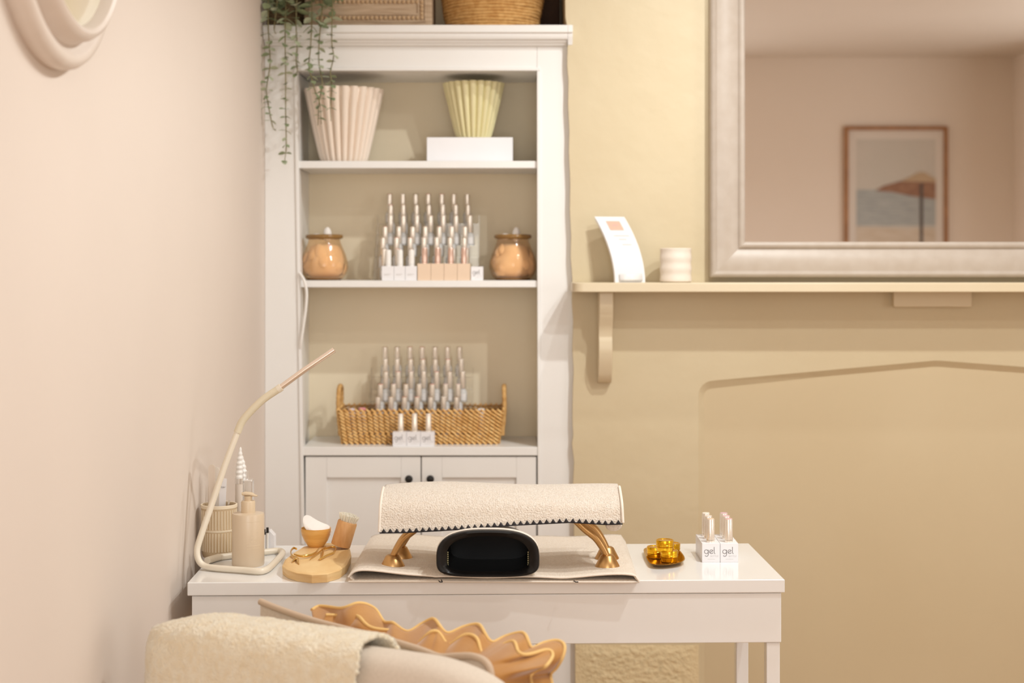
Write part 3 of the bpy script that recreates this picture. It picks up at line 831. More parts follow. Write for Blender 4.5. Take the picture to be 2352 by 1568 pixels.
# loose small pots in the tray
for px, py, col, lab in ((808,938,(236,220,226),'lilac-white round pot lid peeping out of the rattan tray'),(832,936,(232,150,158),'pink-lidded small pot in the rattan tray'),(1105,938,(244,240,238),'white small pot at the right inside the rattan tray')):
    c_ = P(px, py, 4.42); zz = Z3+0.0065
    h_ = c_.z - zz
    G = thing('small_pot', lab, 'pot', (c_.x, 4.42, zz))
    part('pot_body', MB().lathe([(0,0),(0.009,0),(0.0105,0.004),(0.0105,h_-0.012),(0,h_-0.012)], (c_.x,4.42,zz), 20, capb=False), M_boxw, G, smooth=40)
    part('pot_lid', MB().lathe([(0,h_-0.0115),(0.011,h_-0.0115),(0.011,h_-0.003),(0.008,h_),(0,h_+0.001)], (c_.x,4.42,zz), 20, capb=False), mat('lid_'+str(px), col, 0.4), G, smooth=40)
# gel cartons in front of the tray
s = F/4.335
for i in range(3):
    x0, x1 = (902+32*i-VX)/s, (902+32*(i+1)-VX)/s-0.0006
    zt2 = HC-(992-HY)/s
    display_box(x0, x1, 4.335, 4.374, Z3, zt2, M_boxw, f'white gel carton, {ordn(i)} from left in front of the rattan tray', 'gel cartons in front of the rattan tray', 'gel')
    cap_bottle((x0+x1)/2+0.002, 4.354, zt2, f'silver-capped gel polish bottle, {ordn(i)} from left in front of the rattan tray', 'gel bottles in front of the rattan tray', M_champ, M_whitecap, 0.0085, 0.049)

# white cable hanging at the left edge of the opening
pts = [P(688,626,4.318), P(697,640,4.312), P(702,655,4.309), P(704.5,678,4.310), P(702,712,4.312), P(697,748,4.314), P(692,782,4.316), P(690,800,4.322)]
solo('white_cable', MB().tube(smoothpath(pts, 6), 0.0042, 8), M_whitecap, 'white electric cable hanging beside the left edge of the bookcase opening', 'cable', smooth=80)

# ------------------------------------------------------------------ on the mantel: leaflet stand and cup
base = P(1413, 648, 4.19); base.z = ZM
LS = thing('leaflet_stand', 'white curved leaflet holder with price list on the mantel shelf', 'leaflet stand', (base.x+0.05, 4.21, ZM))
ph = math.radians(27)
wv = Vector((math.cos(ph), math.sin(ph)*0.6, 0)); bk = Vector((-math.sin(ph), math.cos(ph), 0))
SLx = F/4.2
def sheet(u, v, off=0.0):
    t = v; lean = 0.105*(t**1.9)
    p = base + wv*(0.094*u) + Vector((-lean*0.50, lean*0.62, 0.1815*t)) - Vector((-0.45, 0.75, -0.3))*(-off)
    return p
def shell(u, v):
    # closed thin slab: v runs up the front, then down the back
    if v <= 0.5: return sheet(u, v*2, 0)
    return sheet(u, (1-v)*2, 0.006)
mb = MB().grid(shell, 2, 41)
mb.add([shell(0, j/40) for j in range(41)], [(j, j+1, 39-j, 40-j) for j in range(20)])
mb.add([shell(1, j/40) for j in range(41)], [(j, j+1, 39-j, 40-j) for j in range(20)])
part('holder', mb, mat('white_acrylic', (236,234,234), 0.25), LS, smooth=40)
def on_sheet(u0,u1,v0,v1,n=5):
    return MB().grid(lambda u, v: sheet(u0+(u1-u0)*u, v0+(v1-v0)*v, -0.0007), 3, n)
part('logo_patch', on_sheet(0.28,0.74,0.79,0.93), mat('coral_print', (238,176,154), 0.5), LS)
mb = MB()
for u0,u1,v in ((0.30,0.82,0.70),(0.42,0.68,0.645),(0.48,0.78,0.565)):
    mb.grid(lambda u, w_: sheet(u0+(u1-u0)*u, v+0.008*w_, -0.0007), 3, 2)
mb.grid(lambda u, w_: sheet(0.42+0.2*u, 0.86+0.012*w_, -0.0011), 3, 2)
part('printed_lines', mb, mat('pale_print', (196,172,166), 0.5), LS)
part('leaflet_lip', MB().grid(lambda u, v: sheet(0.12+0.76*u, 0.012+0.11*v, -0.006), 3, 4), mat('white_acrylic', (248,246,246)), LS, smooth=60, solid=0.0015)
bl = base + wv*0.02
mb = MB().prism([bl + Vector((-0.004,0.055,0.0)), bl + Vector((0.05,0.085,0.0)), sheet(0.75,0.55,0.006), sheet(0.15,0.55,0.006)], (0.0, 0.002, 0))
part('back_leg', mb, mat('white_acrylic', (248,246,246)), LS)
c = P(1552, 648, 4.205); c.z = ZM; r = 36.5*4.205/F
prof = [(r*0.9,0),(r*0.97,0.003)] + [(r*(0.985+0.018*math.sin(t*19)), 0.09*t) for t in [i/24 for i in range(1,24)]] + [(r*0.99,0.092),(r*0.95,0.0935),(r*0.9,0.091),(r*0.88,0.02),(0,0.018)]
solo('ceramic_cup', MB().lathe(prof, c, 48), M_ceramic, 'cream ridged ceramic cup on the mantel shelf', 'cup', smooth=50)

# ------------------------------------------------------------------ framed beach print on the wall behind (seen in the mirror)
pd = 2*(YW-0.014) - YB - 0.02
def Rm(px, py): return Vector(((px-VX)*pd/F, 0, HC-(py-HY)*pd/F))
tl, tr = Rm(1940,290), Rm(2177,290); pw = tr.x-tl.x; phh = pw*1.4
cxp = (tl.x+tr.x)/2; top = tl.z
FPc = Vector((cxp, YB+0.002, top-phh))
FP = thing('framed_beach_print', 'wood-framed beach parasol print reflected in the large mirror', 'picture', FPc)
def fb(x0,x1,y0,y1,z0,z1): return MB().box(FPc.x+x0, FPc.x+x1, YB+0.002+y0, YB+0.002+y1, FPc.z+z0, FPc.z+z1)
hw = pw/2; fr = 0.022
M_oak = mat('oak_frame', (178,128,84), 0.5, col2=(160,112,70), nscale=12)
for nm_, bx in (('frame_rail',(-hw,hw,0,0.028,0,fr)),('frame_rail',(-hw,hw,0,0.028,phh-fr,phh)),('frame_stile',(-hw,-hw+fr,0,0.028,fr,phh-fr)),('frame_stile',(hw-fr,hw,0,0.028,fr,phh-fr))):
    part(nm_, fb(*bx), M_oak, FP, bevel=0.002)
part('mount', fb(-hw+fr,hw-fr,0.004,0.010,fr,phh-fr), mat('print_white', (232,226,220), 0.6), FP)
ix, iz0, iz1 = hw-fr-0.05, 0.07, phh-fr-0.055
def flat(poly, y): return MB().prism([(FPc.x+x, YB+0.002+y, FPc.z+z) for x, z in poly], (0, -0.0006, 0))
def rz(t): return iz1 - (iz1-iz0)*t
part('print_sky', flat([(-ix,iz0),(ix,iz0),(ix,iz1),(-ix,iz1)], 0.0115), mat('print_sky', (208,206,200), 0.6, col2=(214,210,204), nscale=3), FP)
part('print_sea', flat([(-ix,rz(.72)),(ix,rz(.72)),(ix,rz(.42)),(-ix,rz(.42))], 0.0125), mat('print_sea', (186,192,194), 0.6, col2=(166,174,178), nscale=9, stretch=(1,1,9)), FP)
part('print_sand', flat([(-ix,iz0),(ix,iz0),(ix,rz(.74)),(ix*.2,rz(.745)),(-ix,rz(.73))], 0.0135), mat('print_sand', (222,212,200), 0.6, col2=(206,192,174), nscale=8, stretch=(1,1,7)), FP)
ux_ = lambda t: -ix + 2*ix*t
part('print_parasol', flat([(ux_(.24),rz(.43)),(ux_(.34),rz(.39)),(ux_(.55),rz(.35)),(ux_(1.0),rz(.36)),(ux_(1.0),rz(.50)),(ux_(.7),rz(.475)),(ux_(.45),rz(.44))], 0.0145), mat('print_straw', (150,112,92), 0.6, col2=(168,130,106), nscale=30), FP)
part('print_parasol', flat([(ux_(.55),rz(.35)),(ux_(.68),rz(.31)),(ux_(.78),rz(.275)),(ux_(.86),rz(.275)),(ux_(1.0),rz(.33)),(ux_(1.0),rz(.36))], 0.0145), mat('print_straw_light', (196,174,146), 0.6), FP)
part('print_pole', flat([(ux_(.80),rz(1.0)),(ux_(.84),rz(1.0)),(ux_(.84),rz(.37)),(ux_(.80),rz(.37))], 0.0155), mat('print_pole', (96,88,84), 0.6), FP)

# ------------------------------------------------------------------ table: folded towel mat
# hollow flattened loop: profile across x, extruded in depth
ml, mr = T(800,1338,ZT), T(1468,1338,ZT); yb = T(1140,1241,ZT).y; yf = ml.y
MX0, MX1 = ml.x, mr.x
def mat_h(t):   # gap height of the fold along the front
    return 0.004 + 0.016*max(0, 1-t/0.30)**0.8*(1-math.exp(-t*60)) + 0.009*max(0,(t-0.74)/0.26)**1.0*(1-math.exp(-(1-t)*50))
th = 0.0042; N = 48
up = []; lo = []
for i in range(N+1):
    t = i/N; x = MX0+(MX1-MX0)*t
    h = mat_h(t); up.append((x, ZT+0.0045+h+th*0.9, ZT+0.0045+h)); lo.append((x, ZT+0.0004, ZT+0.0044))
def mat_shrink(v, x):   # plan: narrower at the back
    xc = (MX0+MX1)/2; return xc + (x-xc)*(1 - 0.0*v)
Tt = thing('folded_towel', 'beige terry towel folded flat as a mat under the hand rest', 'towel', ((MX0+MX1)/2, (yf+yb)/2, ZT))
backL, backR = T(845,1246,ZT+0.01).x, T(1440,1241,ZT+0.01).x
def mm(x, v): 
    t = (x-MX0)/(MX1-MX0); return x*(1-v) + (backL+(backR-backL)*t)*v
def loopfn(u, v):
    # u around the ring section (top outer -> right -> bottom -> left), v depth; height eases down to the back
    t = u*2
    y = yf + (yb-yf)*v + 0.004*math.sin(9*u)*(1-v)
    k = 1 - 0.55*v
    if u < 0.5:
        i = t; x = MX0+(MX1-MX0)*i; z = ZT+0.0088+mat_h(i)*k
        z += 0.0012*math.sin(i*23+v*5)
    else:
        i = 1-(t-1); x = MX0+(MX1-MX0)*i; z = ZT+0.0006
    return (mm(x, v), y, z)
mb = MB().grid(loopfn, 120, 26, closeu=True)
tw_ = part('towel_layer', mb, M_towel2, Tt, smooth=80, solid=0.0035)
hem = [loopfn(i/160, 0.0) for i in range(161)]
hp = [(p[0], p[1]-0.0005, max(p[2]+(-0.0014 if k < 80 else 0.0016), ZT+0.0022)) for k, p in enumerate(hem)]
part('hem', MB().tube(hp, 0.0021, 6), M_hem, Tt, smooth=80)
for pxs in ([(1008,1338),(1011,1341),(1016,1341),(1014,1336)], [(1318,1338),(1322,1341),(1328,1341)]):
    pp = [T(x, y, ZT) + Vector((0,-0.004,0.005)) for x, y in pxs]
    part('thread_loop', MB().tube(pp, 0.0011, 5), M_thread, Tt)
ZMAT = ZT + 0.0088 + 0.0042 + 0.0015

# ------------------------------------------------------------------ hand rest with gold legs
HR = thing('hand_rest', 'padded nail hand rest on four curved gold legs', 'hand rest', (P(1150,0,3.24).x, 3.24, ZMAT))
def foot(px, py):
    c_ = T(px, py, ZMAT); return c_
feet = {'fl': foot(902,1303), 'fr': foot(1395,1303), 'rl': foot(920,1283), 'rr': foot(1394,1284)}
def lz(py, d): return HC-(py-HY)*d/F
for k, c_ in feet.items():
    s_ = -1 if k[1] == 'l' else 1
    part('foot', MB().lathe([(0,0),(0.0255,0),(0.0258,0.003),(0.0145,0.0245),(0.011,0.027),(0,0.027)], (c_.x,c_.y,ZMAT), 32, capb=False), M_gold, HR, smooth=40)
    zt3 = 0.874
    pp = smoothpath([c_+Vector((0,0,0.022)), c_+Vector((-s_*0.009,0,0.040)), c_+Vector((-s_*0.024,0,0.062)), c_+Vector((-s_*0.046,0,0.080)), (c_.x-s_*0.078, c_.y, zt3), (c_.x-s_*0.12, c_.y, zt3+0.004)], 6)
    mb = MB()
    for i, p in enumerate(pp): pass
    mb.tube(pp, [0.0085+0.003*min(1, i/14) for i in range(len(pp))], 12, flat=0.75)
    part('leg', mb, M_gold, HR, smooth=60)
xl_, xr_ = P(892,0,3.24).x, P(1412,0,3.24).x
def padfn(u, v):
    a = 2*math.pi*v; x = xl_+0.006+(xr_-xl_-0.012)*u
    e = (1-abs(2*u-1)**10)**0.5 if abs(2*u-1) < 1 else 0
    arch = 0.010*(1-(2*u-1)**2)
    return (x, 3.255+0.080*e*math.copysign(abs(math.cos(a))**0.6, math.cos(a)), 0.890+arch*0.6+0.020*e*math.copysign(abs(math.sin(a))**0.7, math.sin(a)))
part('pad', MB().grid(padfn, 40, 33), mat('white_vinyl', (238,228,218), 0.4), HR, smooth=80)

TL = thing('draped_towel', 'ivory terry towel with black blanket stitch draped over the hand rest', 'towel', ((xl_+xr_)/2, 3.25, 0.85))
ypf = 3.15
def edge_y(t):     # front hem in pixels along t
    pts_ = [(0,1222),(0.1,1221.5),(0.25,1217),(0.4,1211),(0.55,1204),(0.7,1200),(0.78,1198),(0.86,1200.5),(0.93,1203),(1,1201.5)]
    for (a0,b0),(a1,b1) in zip(pts_, pts_[1:]):
        if a0 <= t <= a1: return b0+(b1-b0)*(t-a0)/(a1-a0)
    return pts_[-1][1]
def drape(u, v):
    # v: 0 front hem -> 1 back hem
    xb0, xb1 = P(872,0,ypf).x, P(1430,0,ypf).x
    xt0, xt1 = P(886,0,3.285).x, P(1418,0,3.285).x
    k = min(1, v*2.2)
    x = (xb0+(xb1-xb0)*u)*(1-k) + (xt0+(xt1-xt0)*u)*k
    zf = HC-(edge_y(u)-HY)*ypf/F
    ztop = 0.9285 + 0.003*math.sin(u*7) - 0.004*(2*u-1)**4
    zbk = 0.88
    pts_ = [(ypf, zf), (ypf+0.004, zf+0.012), (ypf+0.018, zf*0.42+ztop*0.58), (3.203, ztop-0.010), (3.248, ztop), (3.298, ztop-0.001), (3.338, ztop-0.018), (3.355, zbk)]
    q = v*(len(pts_)-1); i = min(int(q), len(pts_)-2); f_ = q-i
    p0 = pts_[max(i-1,0)]; p1 = pts_[i]; p2 = pts_[i+1]; p3 = pts_[min(i+2,len(pts_)-1)]
    def cr(a,b,c_,d_): return 0.5*((2*b)+(c_-a)*f_+(2*a-5*b+4*c_-d_)*f_*f_+(3*b-a-3*c_+d_)*f_**3)
    y = cr(p0[0],p1[0],p2[0],p3[0]); z = cr(p0[1],p1[1],p2[1],p3[1])
    z += 0.0022*math.sin(u*11+v*4)*math.sin(math.pi*min(1,v*1.5)) ; y += 0.002*math.sin(u*9)
    return (x, y, z)
part('towel_cloth', MB().grid(drape, 140, 64), M_towel, TL, smooth=80, solid=0.0065)
hm = [Vector(drape(i/90, 0.0)) + Vector((0,-0.0008,0.002)) for i in range(91)]
part('hem', MB().grid(lambda u, v: Vector(drape(u, 0.045*v)) + Vector((0,-0.0012,-0.001)), 90, 5), M_hem, TL, smooth=80)
part('side_hem', MB().tube([Vector(drape(0.0, j/30*0.55))+Vector((-0.001,-0.001,0.001)) for j in range(31)], 0.0032, 6), M_hem, TL, smooth=80)
part('side_hem', MB().tube([Vector(drape(1.0, j/30*0.55))+Vector((0.001,-0.001,0.001)) for j in range(31)], 0.0032, 6), M_hem, TL, smooth=80)
stm = MB().add([(-0.0062,0,0),(0.0062,0,0),(0,0.0,0.0095),(0,-0.0028,0.0036)], [(0,1,3),(1,2,3),(2,0,3),(0,2,1)])
stme = mesh_of('stitch', stm, M_thread)
for i in range(37):
    u = 0.004 + 0.992*(i+0.5)/37; p = Vector(drape(u, 0.0)); q = Vector(drape(min(1,u+0.01), 0.0))
    o = bpy.data.objects.new('stitch', stme); link(o, TL); o.location = p + Vector((0,-0.0032,-0.0015)) - ROOT[TL]
    o.rotation_euler = (0, -math.atan2(q.z-p.z, q.x-p.x), 0)
part('edge_thread', MB().tube([h + Vector((0,-0.002,-0.003)) for h in hm], 0.0014, 5), M_thread, TL)
# care loop hanging at the right corner
p = Vector(drape(0.965, 0.0))
part('hanging_corner', MB().sphere((p.x, p.y+0.012, p.z-0.006), 0.017, 12, 8, (1,0.5,0.7)), M_towel, TL, smooth=80)

# ------------------------------------------------------------------ UV nail lamp
yl0 = T(1120,1328,ZMAT-0.002).y; lx0, lx1 = P(1001,0,yl0).x, P(1240,0,yl0).x
lcx, lw = (lx0+lx1)/2, (lx1-lx0)/2; lh = (HC-(1216-HY)*yl0/F) - ZMAT
UV = thing('nail_lamp', 'black and white arched nail curing lamp under the hand rest', 'nail lamp', (lcx, yl0+0.09, ZMAT))
def lampring(sx, sz, n=64, base=0.0, y=0.0, zoff=0.0, corner=0.33):
    """arch outline: flat bottom with rounded lower corners and a wide dome"""
    pts_ = []
    for i in range(n):
        a = 2*math.pi*i/n; c_, s_ = math.cos(a), math.sin(a)
        ex = 2.7 if s_ > 0 else 4.2
        rr = (abs(c_)**ex + abs(s_)**ex)**(-1/ex)
        x = rr*c_*lw*sx; z = rr*s_
        z = (0.40 + z*(0.60 if z > 0 else 0.40))*lh*sz
        pts_.append((lcx+x, yl0+y, ZMAT+base+z+zoff))
    return pts_
def skin(mb, rings, cap0=False, cap1=False):
    n = len(rings[0]); st_ = len(mb.v); mb.v += [tuple(p) for r_ in rings for p in r_]
    for k in range(len(rings)-1):
        for i in range(n):
            j = (i+1) % n; mb.f.append((st_+k*n+i, st_+k*n+j, st_+(k+1)*n+j, st_+(k+1)*n+i))
    if cap0: mb.f.append(tuple(st_+i for i in range(n)))
    if cap1: mb.f.append(tuple(st_+(len(rings)-1)*n+i for i in range(n)))
    return mb
part('front_bezel', skin(MB(), [lampring(0.985,0.97,y=0.018,zoff=0.001), lampring(0.995,0.985,y=0.006), lampring(0.98,0.975,y=0.0,zoff=0.001), lampring(0.90,0.90,y=-0.001,zoff=0.004),
     lampring(0.80,0.78,y=0.006,zoff=0.007), lampring(0.79,0.77,y=0.020,zoff=0.008)]), M_black2, UV, smooth=50)
part('cavity', skin(MB(), [lampring(0.79,0.77,y=0.0205,zoff=0.008), lampring(0.77,0.75,y=0.15,zoff=0.008)], cap1=True), M_void, UV, smooth=50)
part('body_shell', skin(MB(), [lampring(0.985,0.975,y=0.0185), lampring(1.0,1.0,y=0.022), lampring(0.995,0.94,y=0.06), lampring(0.96,0.82,y=0.12), lampring(0.85,0.72,y=0.165), lampring(0.6,0.5,y=0.18,zoff=0.008)], cap1=True),
     mat('white_lamp_plastic', (238,228,216), 0.3), UV, smooth=60)
led = MB()
for s_ in (-1, 1):
    for k in range(7):
        led.box(lcx+s_*lw*0.775-0.0008, lcx+s_*lw*0.775+0.0008, yl0+0.021, yl0+0.023, ZMAT+0.02+k*0.0042, ZMAT+0.0225+k*0.0042)
part('led_strip', led, mat('led_dot', (212,200,150), 0.4), UV)

# ------------------------------------------------------------------ desk lamp (cream tube lamp with chrome head)
def tp(x, y, z=ZT+0.0075): return T(x, y, z)
base_pts = [tp(500,1277), tp(470,1283), tp(463,1292), tp(470,1301), tp(520,1306), tp(580,1311), tp(604,1311), tp(622,1303), tp(640,1283), tp(650,1271), tp(646,1266), tp(600,1271), tp(560,1274)]
LA = thing('desk_lamp', 'cream tubular desk lamp with slim rose-chrome head leaning over the table', 'lamp', tp(560,1295, ZT))
# arm rises from the front-left corner of the base
f0 = tp(470,1301)
dA = f0.y
arm = [tp(560,1309), tp(500,1304.5), P(472,1300,dA), P(457,1287,dA+0.004), P(453,1262,dA+0.010), P(463,1226,dA+0.016), P(490,1147,dA+0.03), P(516,1070,dA+0.04), P(545,993,dA+0.05)]
sp = smoothpath(arm, 8)
part('arm', MB().tube(sp, 0.0068, 12), M_cream, LA, smooth=80)
neck = [P(545,993,dA+0.05), P(556,968,dA+0.052), P(577,943,dA+0.054), P(606,916,dA+0.056), P(643,891,dA+0.058)]
part('gooseneck', MB().tube(smoothpath(neck, 8), 0.0080, 12), M_creamsoft, LA, smooth=80)
hd = [P(641,892,dA+0.058), P(700,849,dA+0.062), P(768,803,dA+0.066)]
part('lamp_head', MB().tube(hd, 0.0062, 14), M_chrome, LA, smooth=40)
part('joint_ring', MB().tube([P(638,894.5,dA+0.058), P(646,888.5,dA+0.058)], 0.0086, 14), M_cream, LA, smooth=40)
bp = [tp(560,1309), tp(590,1311.5), tp(606,1310), tp(619,1303), tp(638,1284), tp(648,1272), tp(647,1266.5), tp(636,1264.5), tp(600,1268), tp(560,1272), tp(520,1277), tp(502,1279)]
part('base_loop', MB().tube(smoothpath(bp, 6), 0.0070, 12), M_cream, LA, smooth=80)
part('inline_switch', MB().tube([tp(476,1287,ZT+0.008), tp(502,1279,ZT+0.008)], 0.0078, 10), M_cream, LA, smooth=40)

# ------------------------------------------------------------------ ribbed pen cup and its contents
c = T(503,1278,ZT); c.y += 0.01; c.x = P(503,0,c.y).x; rc = 41*c.y/F; hc_ = 0.114
CU = thing('ribbed_cup', 'taupe ribbed tool cup behind the lamp base', 'cup', c)
prof = [(0,0),(rc*0.88,0),(rc*0.93,0.006),(rc*0.95,0.012),(rc*0.96,0.056),(rc*0.955,0.060),(rc*0.96,0.064),(rc*0.97,0.104),(rc*1.0,0.107),(rc*1.0,hc_-0.001),(rc*0.97,hc_),(rc*0.9,hc_-0.002),(rc*0.88,0.01),(0,0.008)]
part('cup_body', MB().lathe(prof, c, 48, capb=False), M_ribcup, CU, smooth=40)
rib = MB().tube([(0,0,0.0),(0,0,0.041)], 0.0013, 6)
ribme = mesh_of('rib', rib, M_ribedge, 80)
for i in range(36):
    a = 2*math.pi*i/36
    for z0_ in (0.014, 0.0625):
        o = bpy.data.objects.new('rib', ribme); link(o, CU); o.location = (rc*0.962*math.cos(a), rc*0.962*math.sin(a), z0_)
part('band', MB().lathe([(rc*0.955,0.0565),(rc*0.985,0.0575),(rc*0.985,0.0605),(rc*0.955,0.0615)], c, 48, capb=False), M_ribedge, CU, smooth=40)
part('rim', MB().lathe([(rc*0.99,0.107),(rc*1.02,0.108),(rc*1.02,hc_),(rc*0.97,hc_+0.001),(rc*0.93,hc_)], c, 48, capb=False), M_ribedge, CU, smooth=40)
def file_(name, label, p0, p1, wd, th_, m, cat, round_=True):
    p0, p1 = Vector(p0), Vector(p1); ax = (p1-p0); L = ax.length; ax.normalize()
    sd = Vector((1,0,0)); sd = (sd-ax*sd.dot(ax)).normalized(); nm = ax.cross(sd)
    out = [(-wd/2,0),(wd/2,0)]
    if round_: out += [(wd/2*math.cos(math.radians(a)), L-wd/2+wd/2*math.sin(math.radians(a))) for a in range(0,181,20)]
    else: out += [(wd/2,L),(-wd/2,L)]
    return solo(name, MB().prism([p0+sd*x+ax*y - nm*th_/2 for x, y in out], nm*th_), m, label, cat, smooth=40)
M_trans = mat('pale_file', (222,206,190), 0.6); M_file2 = mat('frosted_file', (236,226,214), 0.4)
zf = c.z+0.01
file_('nail_file', 'tall pale grey nail file at the left of the ribbed cup', (c.x-0.016,c.y+0.004,zf), (P(484,0,c.y).x, c.y+0.012, HC-(1068-HY)*c.y/F), 0.015, 0.003, M_trans, 'nail file')
file_('nail_file', 'frosted nail file standing behind the pale grey one in the ribbed cup', (c.x-0.012,c.y+0.016,zf), (P(492,0,c.y).x, c.y+0.026, HC-(1076-HY)*c.y/F), 0.015, 0.003, M_file2, 'nail file')
wf = file_('nail_file', 'white printed nail file with dark script in the ribbed cup', (c.x+0.004,c.y-0.006,zf), (P(514,0,c.y).x, c.y-0.004, HC-(1098-HY)*c.y/F), 0.0145, 0.002, M_boxw, 'nail file', False)
mb = MB()
pz = HC-(1119-HY)*c.y/F
ribbon(mb, [arc(.4,.4,.4,60,300,10), arc(1.2,.35,.35,0,360,12), [(1.8,.7),(2.1,0),(2.5,.8)]], (P(509.5,0,c.y).x, c.y-0.0066, pz), (1,0,0), (0,0,1), (0,-1,0), 0.0007, 0.0035)
part('lettering', mb, M_ink, wf)
tz = file_('tweezers', 'small silver tweezers leaning in the ribbed cup', (c.x+0.005,c.y-0.014,zf), (P(529,0,c.y).x, c.y-0.012, HC-(1146-HY)*c.y/F), 0.004, 0.002, M_silver, 'tweezers', False)

# tall applicators with twisted white tops and a silver bottle behind the pump bottle
for i, (px, top, bot, dy_) in enumerate(((549,1026,1098,0.0),(560,1034,1106,0.022))):
    y_ = T(549,1262,ZT).y + dy_; x_ = P(px,0,y_).x; s_ = F/y_
    zc = HC-(bot-HY)/s_; zt4 = HC-(top-HY)/s_; r_ = 0.0088
    A_ = thing('cuticle_wand', ['clear tube wand with twisted white tip, nearer the lamp arm', 'clear tube wand with twisted white tip, nearer the silver bottle'][i], 'wand', (x_, y_, ZT))
    part('tube', MB().lathe([(0,0),(r_*1.25,0),(r_*1.25,0.004),(r_,0.006),(r_,zc-ZT-0.012),(0,zc-ZT-0.012)], (x_,y_,ZT), 20, capb=False), mat('pearl_tube', (226,214,202), 0.15), A_, smooth=40)
    part('collar', MB().lathe([(0,0),(r_*1.05,0),(r_*1.05,0.012),(0,0.012)], (x_,y_,zc-0.012), 20, capb=False), M_silver, A_, smooth=40)
    L = zt4-zc
    def tw2(u, v, x_=x_, y_=y_, zc=zc, L=L, i=i):
        a = 2*math.pi*v; t = u; R = 0.0074*(1-t**2.6)**0.6*(1+0.12*math.sin(t*42)) + 0.0002
        bend = (0.010*t*t)*(-1 if i else 0.35)
        return (x_+bend+R*math.cos(a), y_+R*math.sin(a), zc+L*t)
    part('twisted_tip', MB().grid(tw2, 60, 13), M_whitecap, A_, smooth=60)
y_ = T(570,1260,ZT).y+0.01; x_ = P(570,0,y_).x; s_ = F/y_
SB2 = thing('silver_bottle', 'square silver bottle with slim cap behind the pump bottle', 'bottle', (x_, y_, ZT))
zs = HC-(1100-HY)/s_-ZT; hw_ = 0.0115
part('bottle_body', MB().hexa([(x_-hw_,y_-hw_,ZT),(x_+hw_,y_-hw_,ZT),(x_+hw_,y_+hw_,ZT),(x_-hw_,y_+hw_,ZT)], [(x_-hw_,y_-hw_,ZT+zs),(x_+hw_,y_-hw_,ZT+zs),(x_+hw_,y_+hw_,ZT+zs),(x_-hw_,y_+hw_,ZT+zs)]), M_silver, SB2, bevel=0.003)
part('cap', MB().lathe([(0,zs),(0.0045,zs),(0.0042,zs+0.018),(0,zs+0.018)], (x_-0.003,y_,ZT), 16, capb=False), M_silver, SB2, smooth=40)

# ------------------------------------------------------------------ pump bottle
c = T(570,1297,ZT); rp = 37*c.y/F
PB = thing('pump_bottle', 'beige cylindrical pump lotion bottle inside the lamp base', 'bottle', c)
hb = HC-(1178-HY)*c.y/F - ZT
part('bottle_body', MB().lathe([(0,0),(rp*0.96,0),(rp,0.003),(rp,hb-0.004),(rp*0.96,hb),(rp*0.5,hb+0.002),(0,hb+0.002)], c, 48, capb=False), M_greenpump, PB, smooth=40)
part('pump_collar', MB().lathe([(0,hb+0.002),(0.0150,hb+0.002),(0.0152,hb+0.024),(0.0135,hb+0.027),(0,hb+0.027)], c, 32, capb=False), mat('pump_plastic', (222,200,170), 0.35), PB, smooth=40)
part('pump_stem', MB().lathe([(0,hb+0.027),(0.0075,hb+0.027),(0.0085,hb+0.037),(0,hb+0.037)], c, 24, capb=False), mat('pump_plastic', (222,200,170)), PB, smooth=40)
mb = MB().tube([c+Vector((-0.013,0,hb+0.0415)), c+Vector((-0.006,0,hb+0.0425)), c+Vector((0.006,0,hb+0.0405)), c+Vector((0.014,-0.002,hb+0.036)), c+Vector((0.020,-0.003,hb+0.0345))], [0.006,0.0085,0.0078,0.0045,0.003], 12, flat=1.0)
mb.v = [(v[0], v[1], c.z+hb+0.0405+(v[2]-(c.z+hb+0.0405))*0.55) for v in mb.v]
part('pump_head', mb, mat('pump_plastic', (222,200,170)), PB, smooth=60)
def cyl(u, v): 
    a = math.radians(-90+u*55); return (c.x+(rp+0.0003)*math.cos(a), c.y+(rp+0.0003)*math.sin(a), c.z+hb*v)
mb = MB()
for u0,u1,v0,v1 in ((0.0,1.0,0.87,0.876),(0.1,1.0,0.415,0.425),(0.1,1.0,0.36,0.366)):
    mb.grid(lambda u, v: cyl(u0+(u1-u0)*u, v0+(v1-v0)*v), 8, 2)
for pl in ([ (0.78+0.10*math.cos(t), 0.66+0.035*math.sin(t)) for t in [i*0.5 for i in range(9)]], [(0.42+0.10*math.cos(t), 0.535+0.04*math.sin(t)) for t in [1+i*0.5 for i in range(9)]],
           [(0.60+0.05*math.cos(t), 0.525+0.022*math.sin(t)) for t in [i*0.7 for i in range(10)]], [(0.72+0.03*t, 0.51+0.03*(t%2)) for t in range(8)]):
    for (a0,b0),(a1,b1) in zip(pl, pl[1:]):
        mb.add([cyl(a0,b0-0.004),cyl(a1,b1-0.004),cyl(a1,b1+0.004),cyl(a0,b0+0.004)], [(0,1,2,3)])
part('lettering', mb, mat('cream_print', (232,214,186), 0.5), PB)

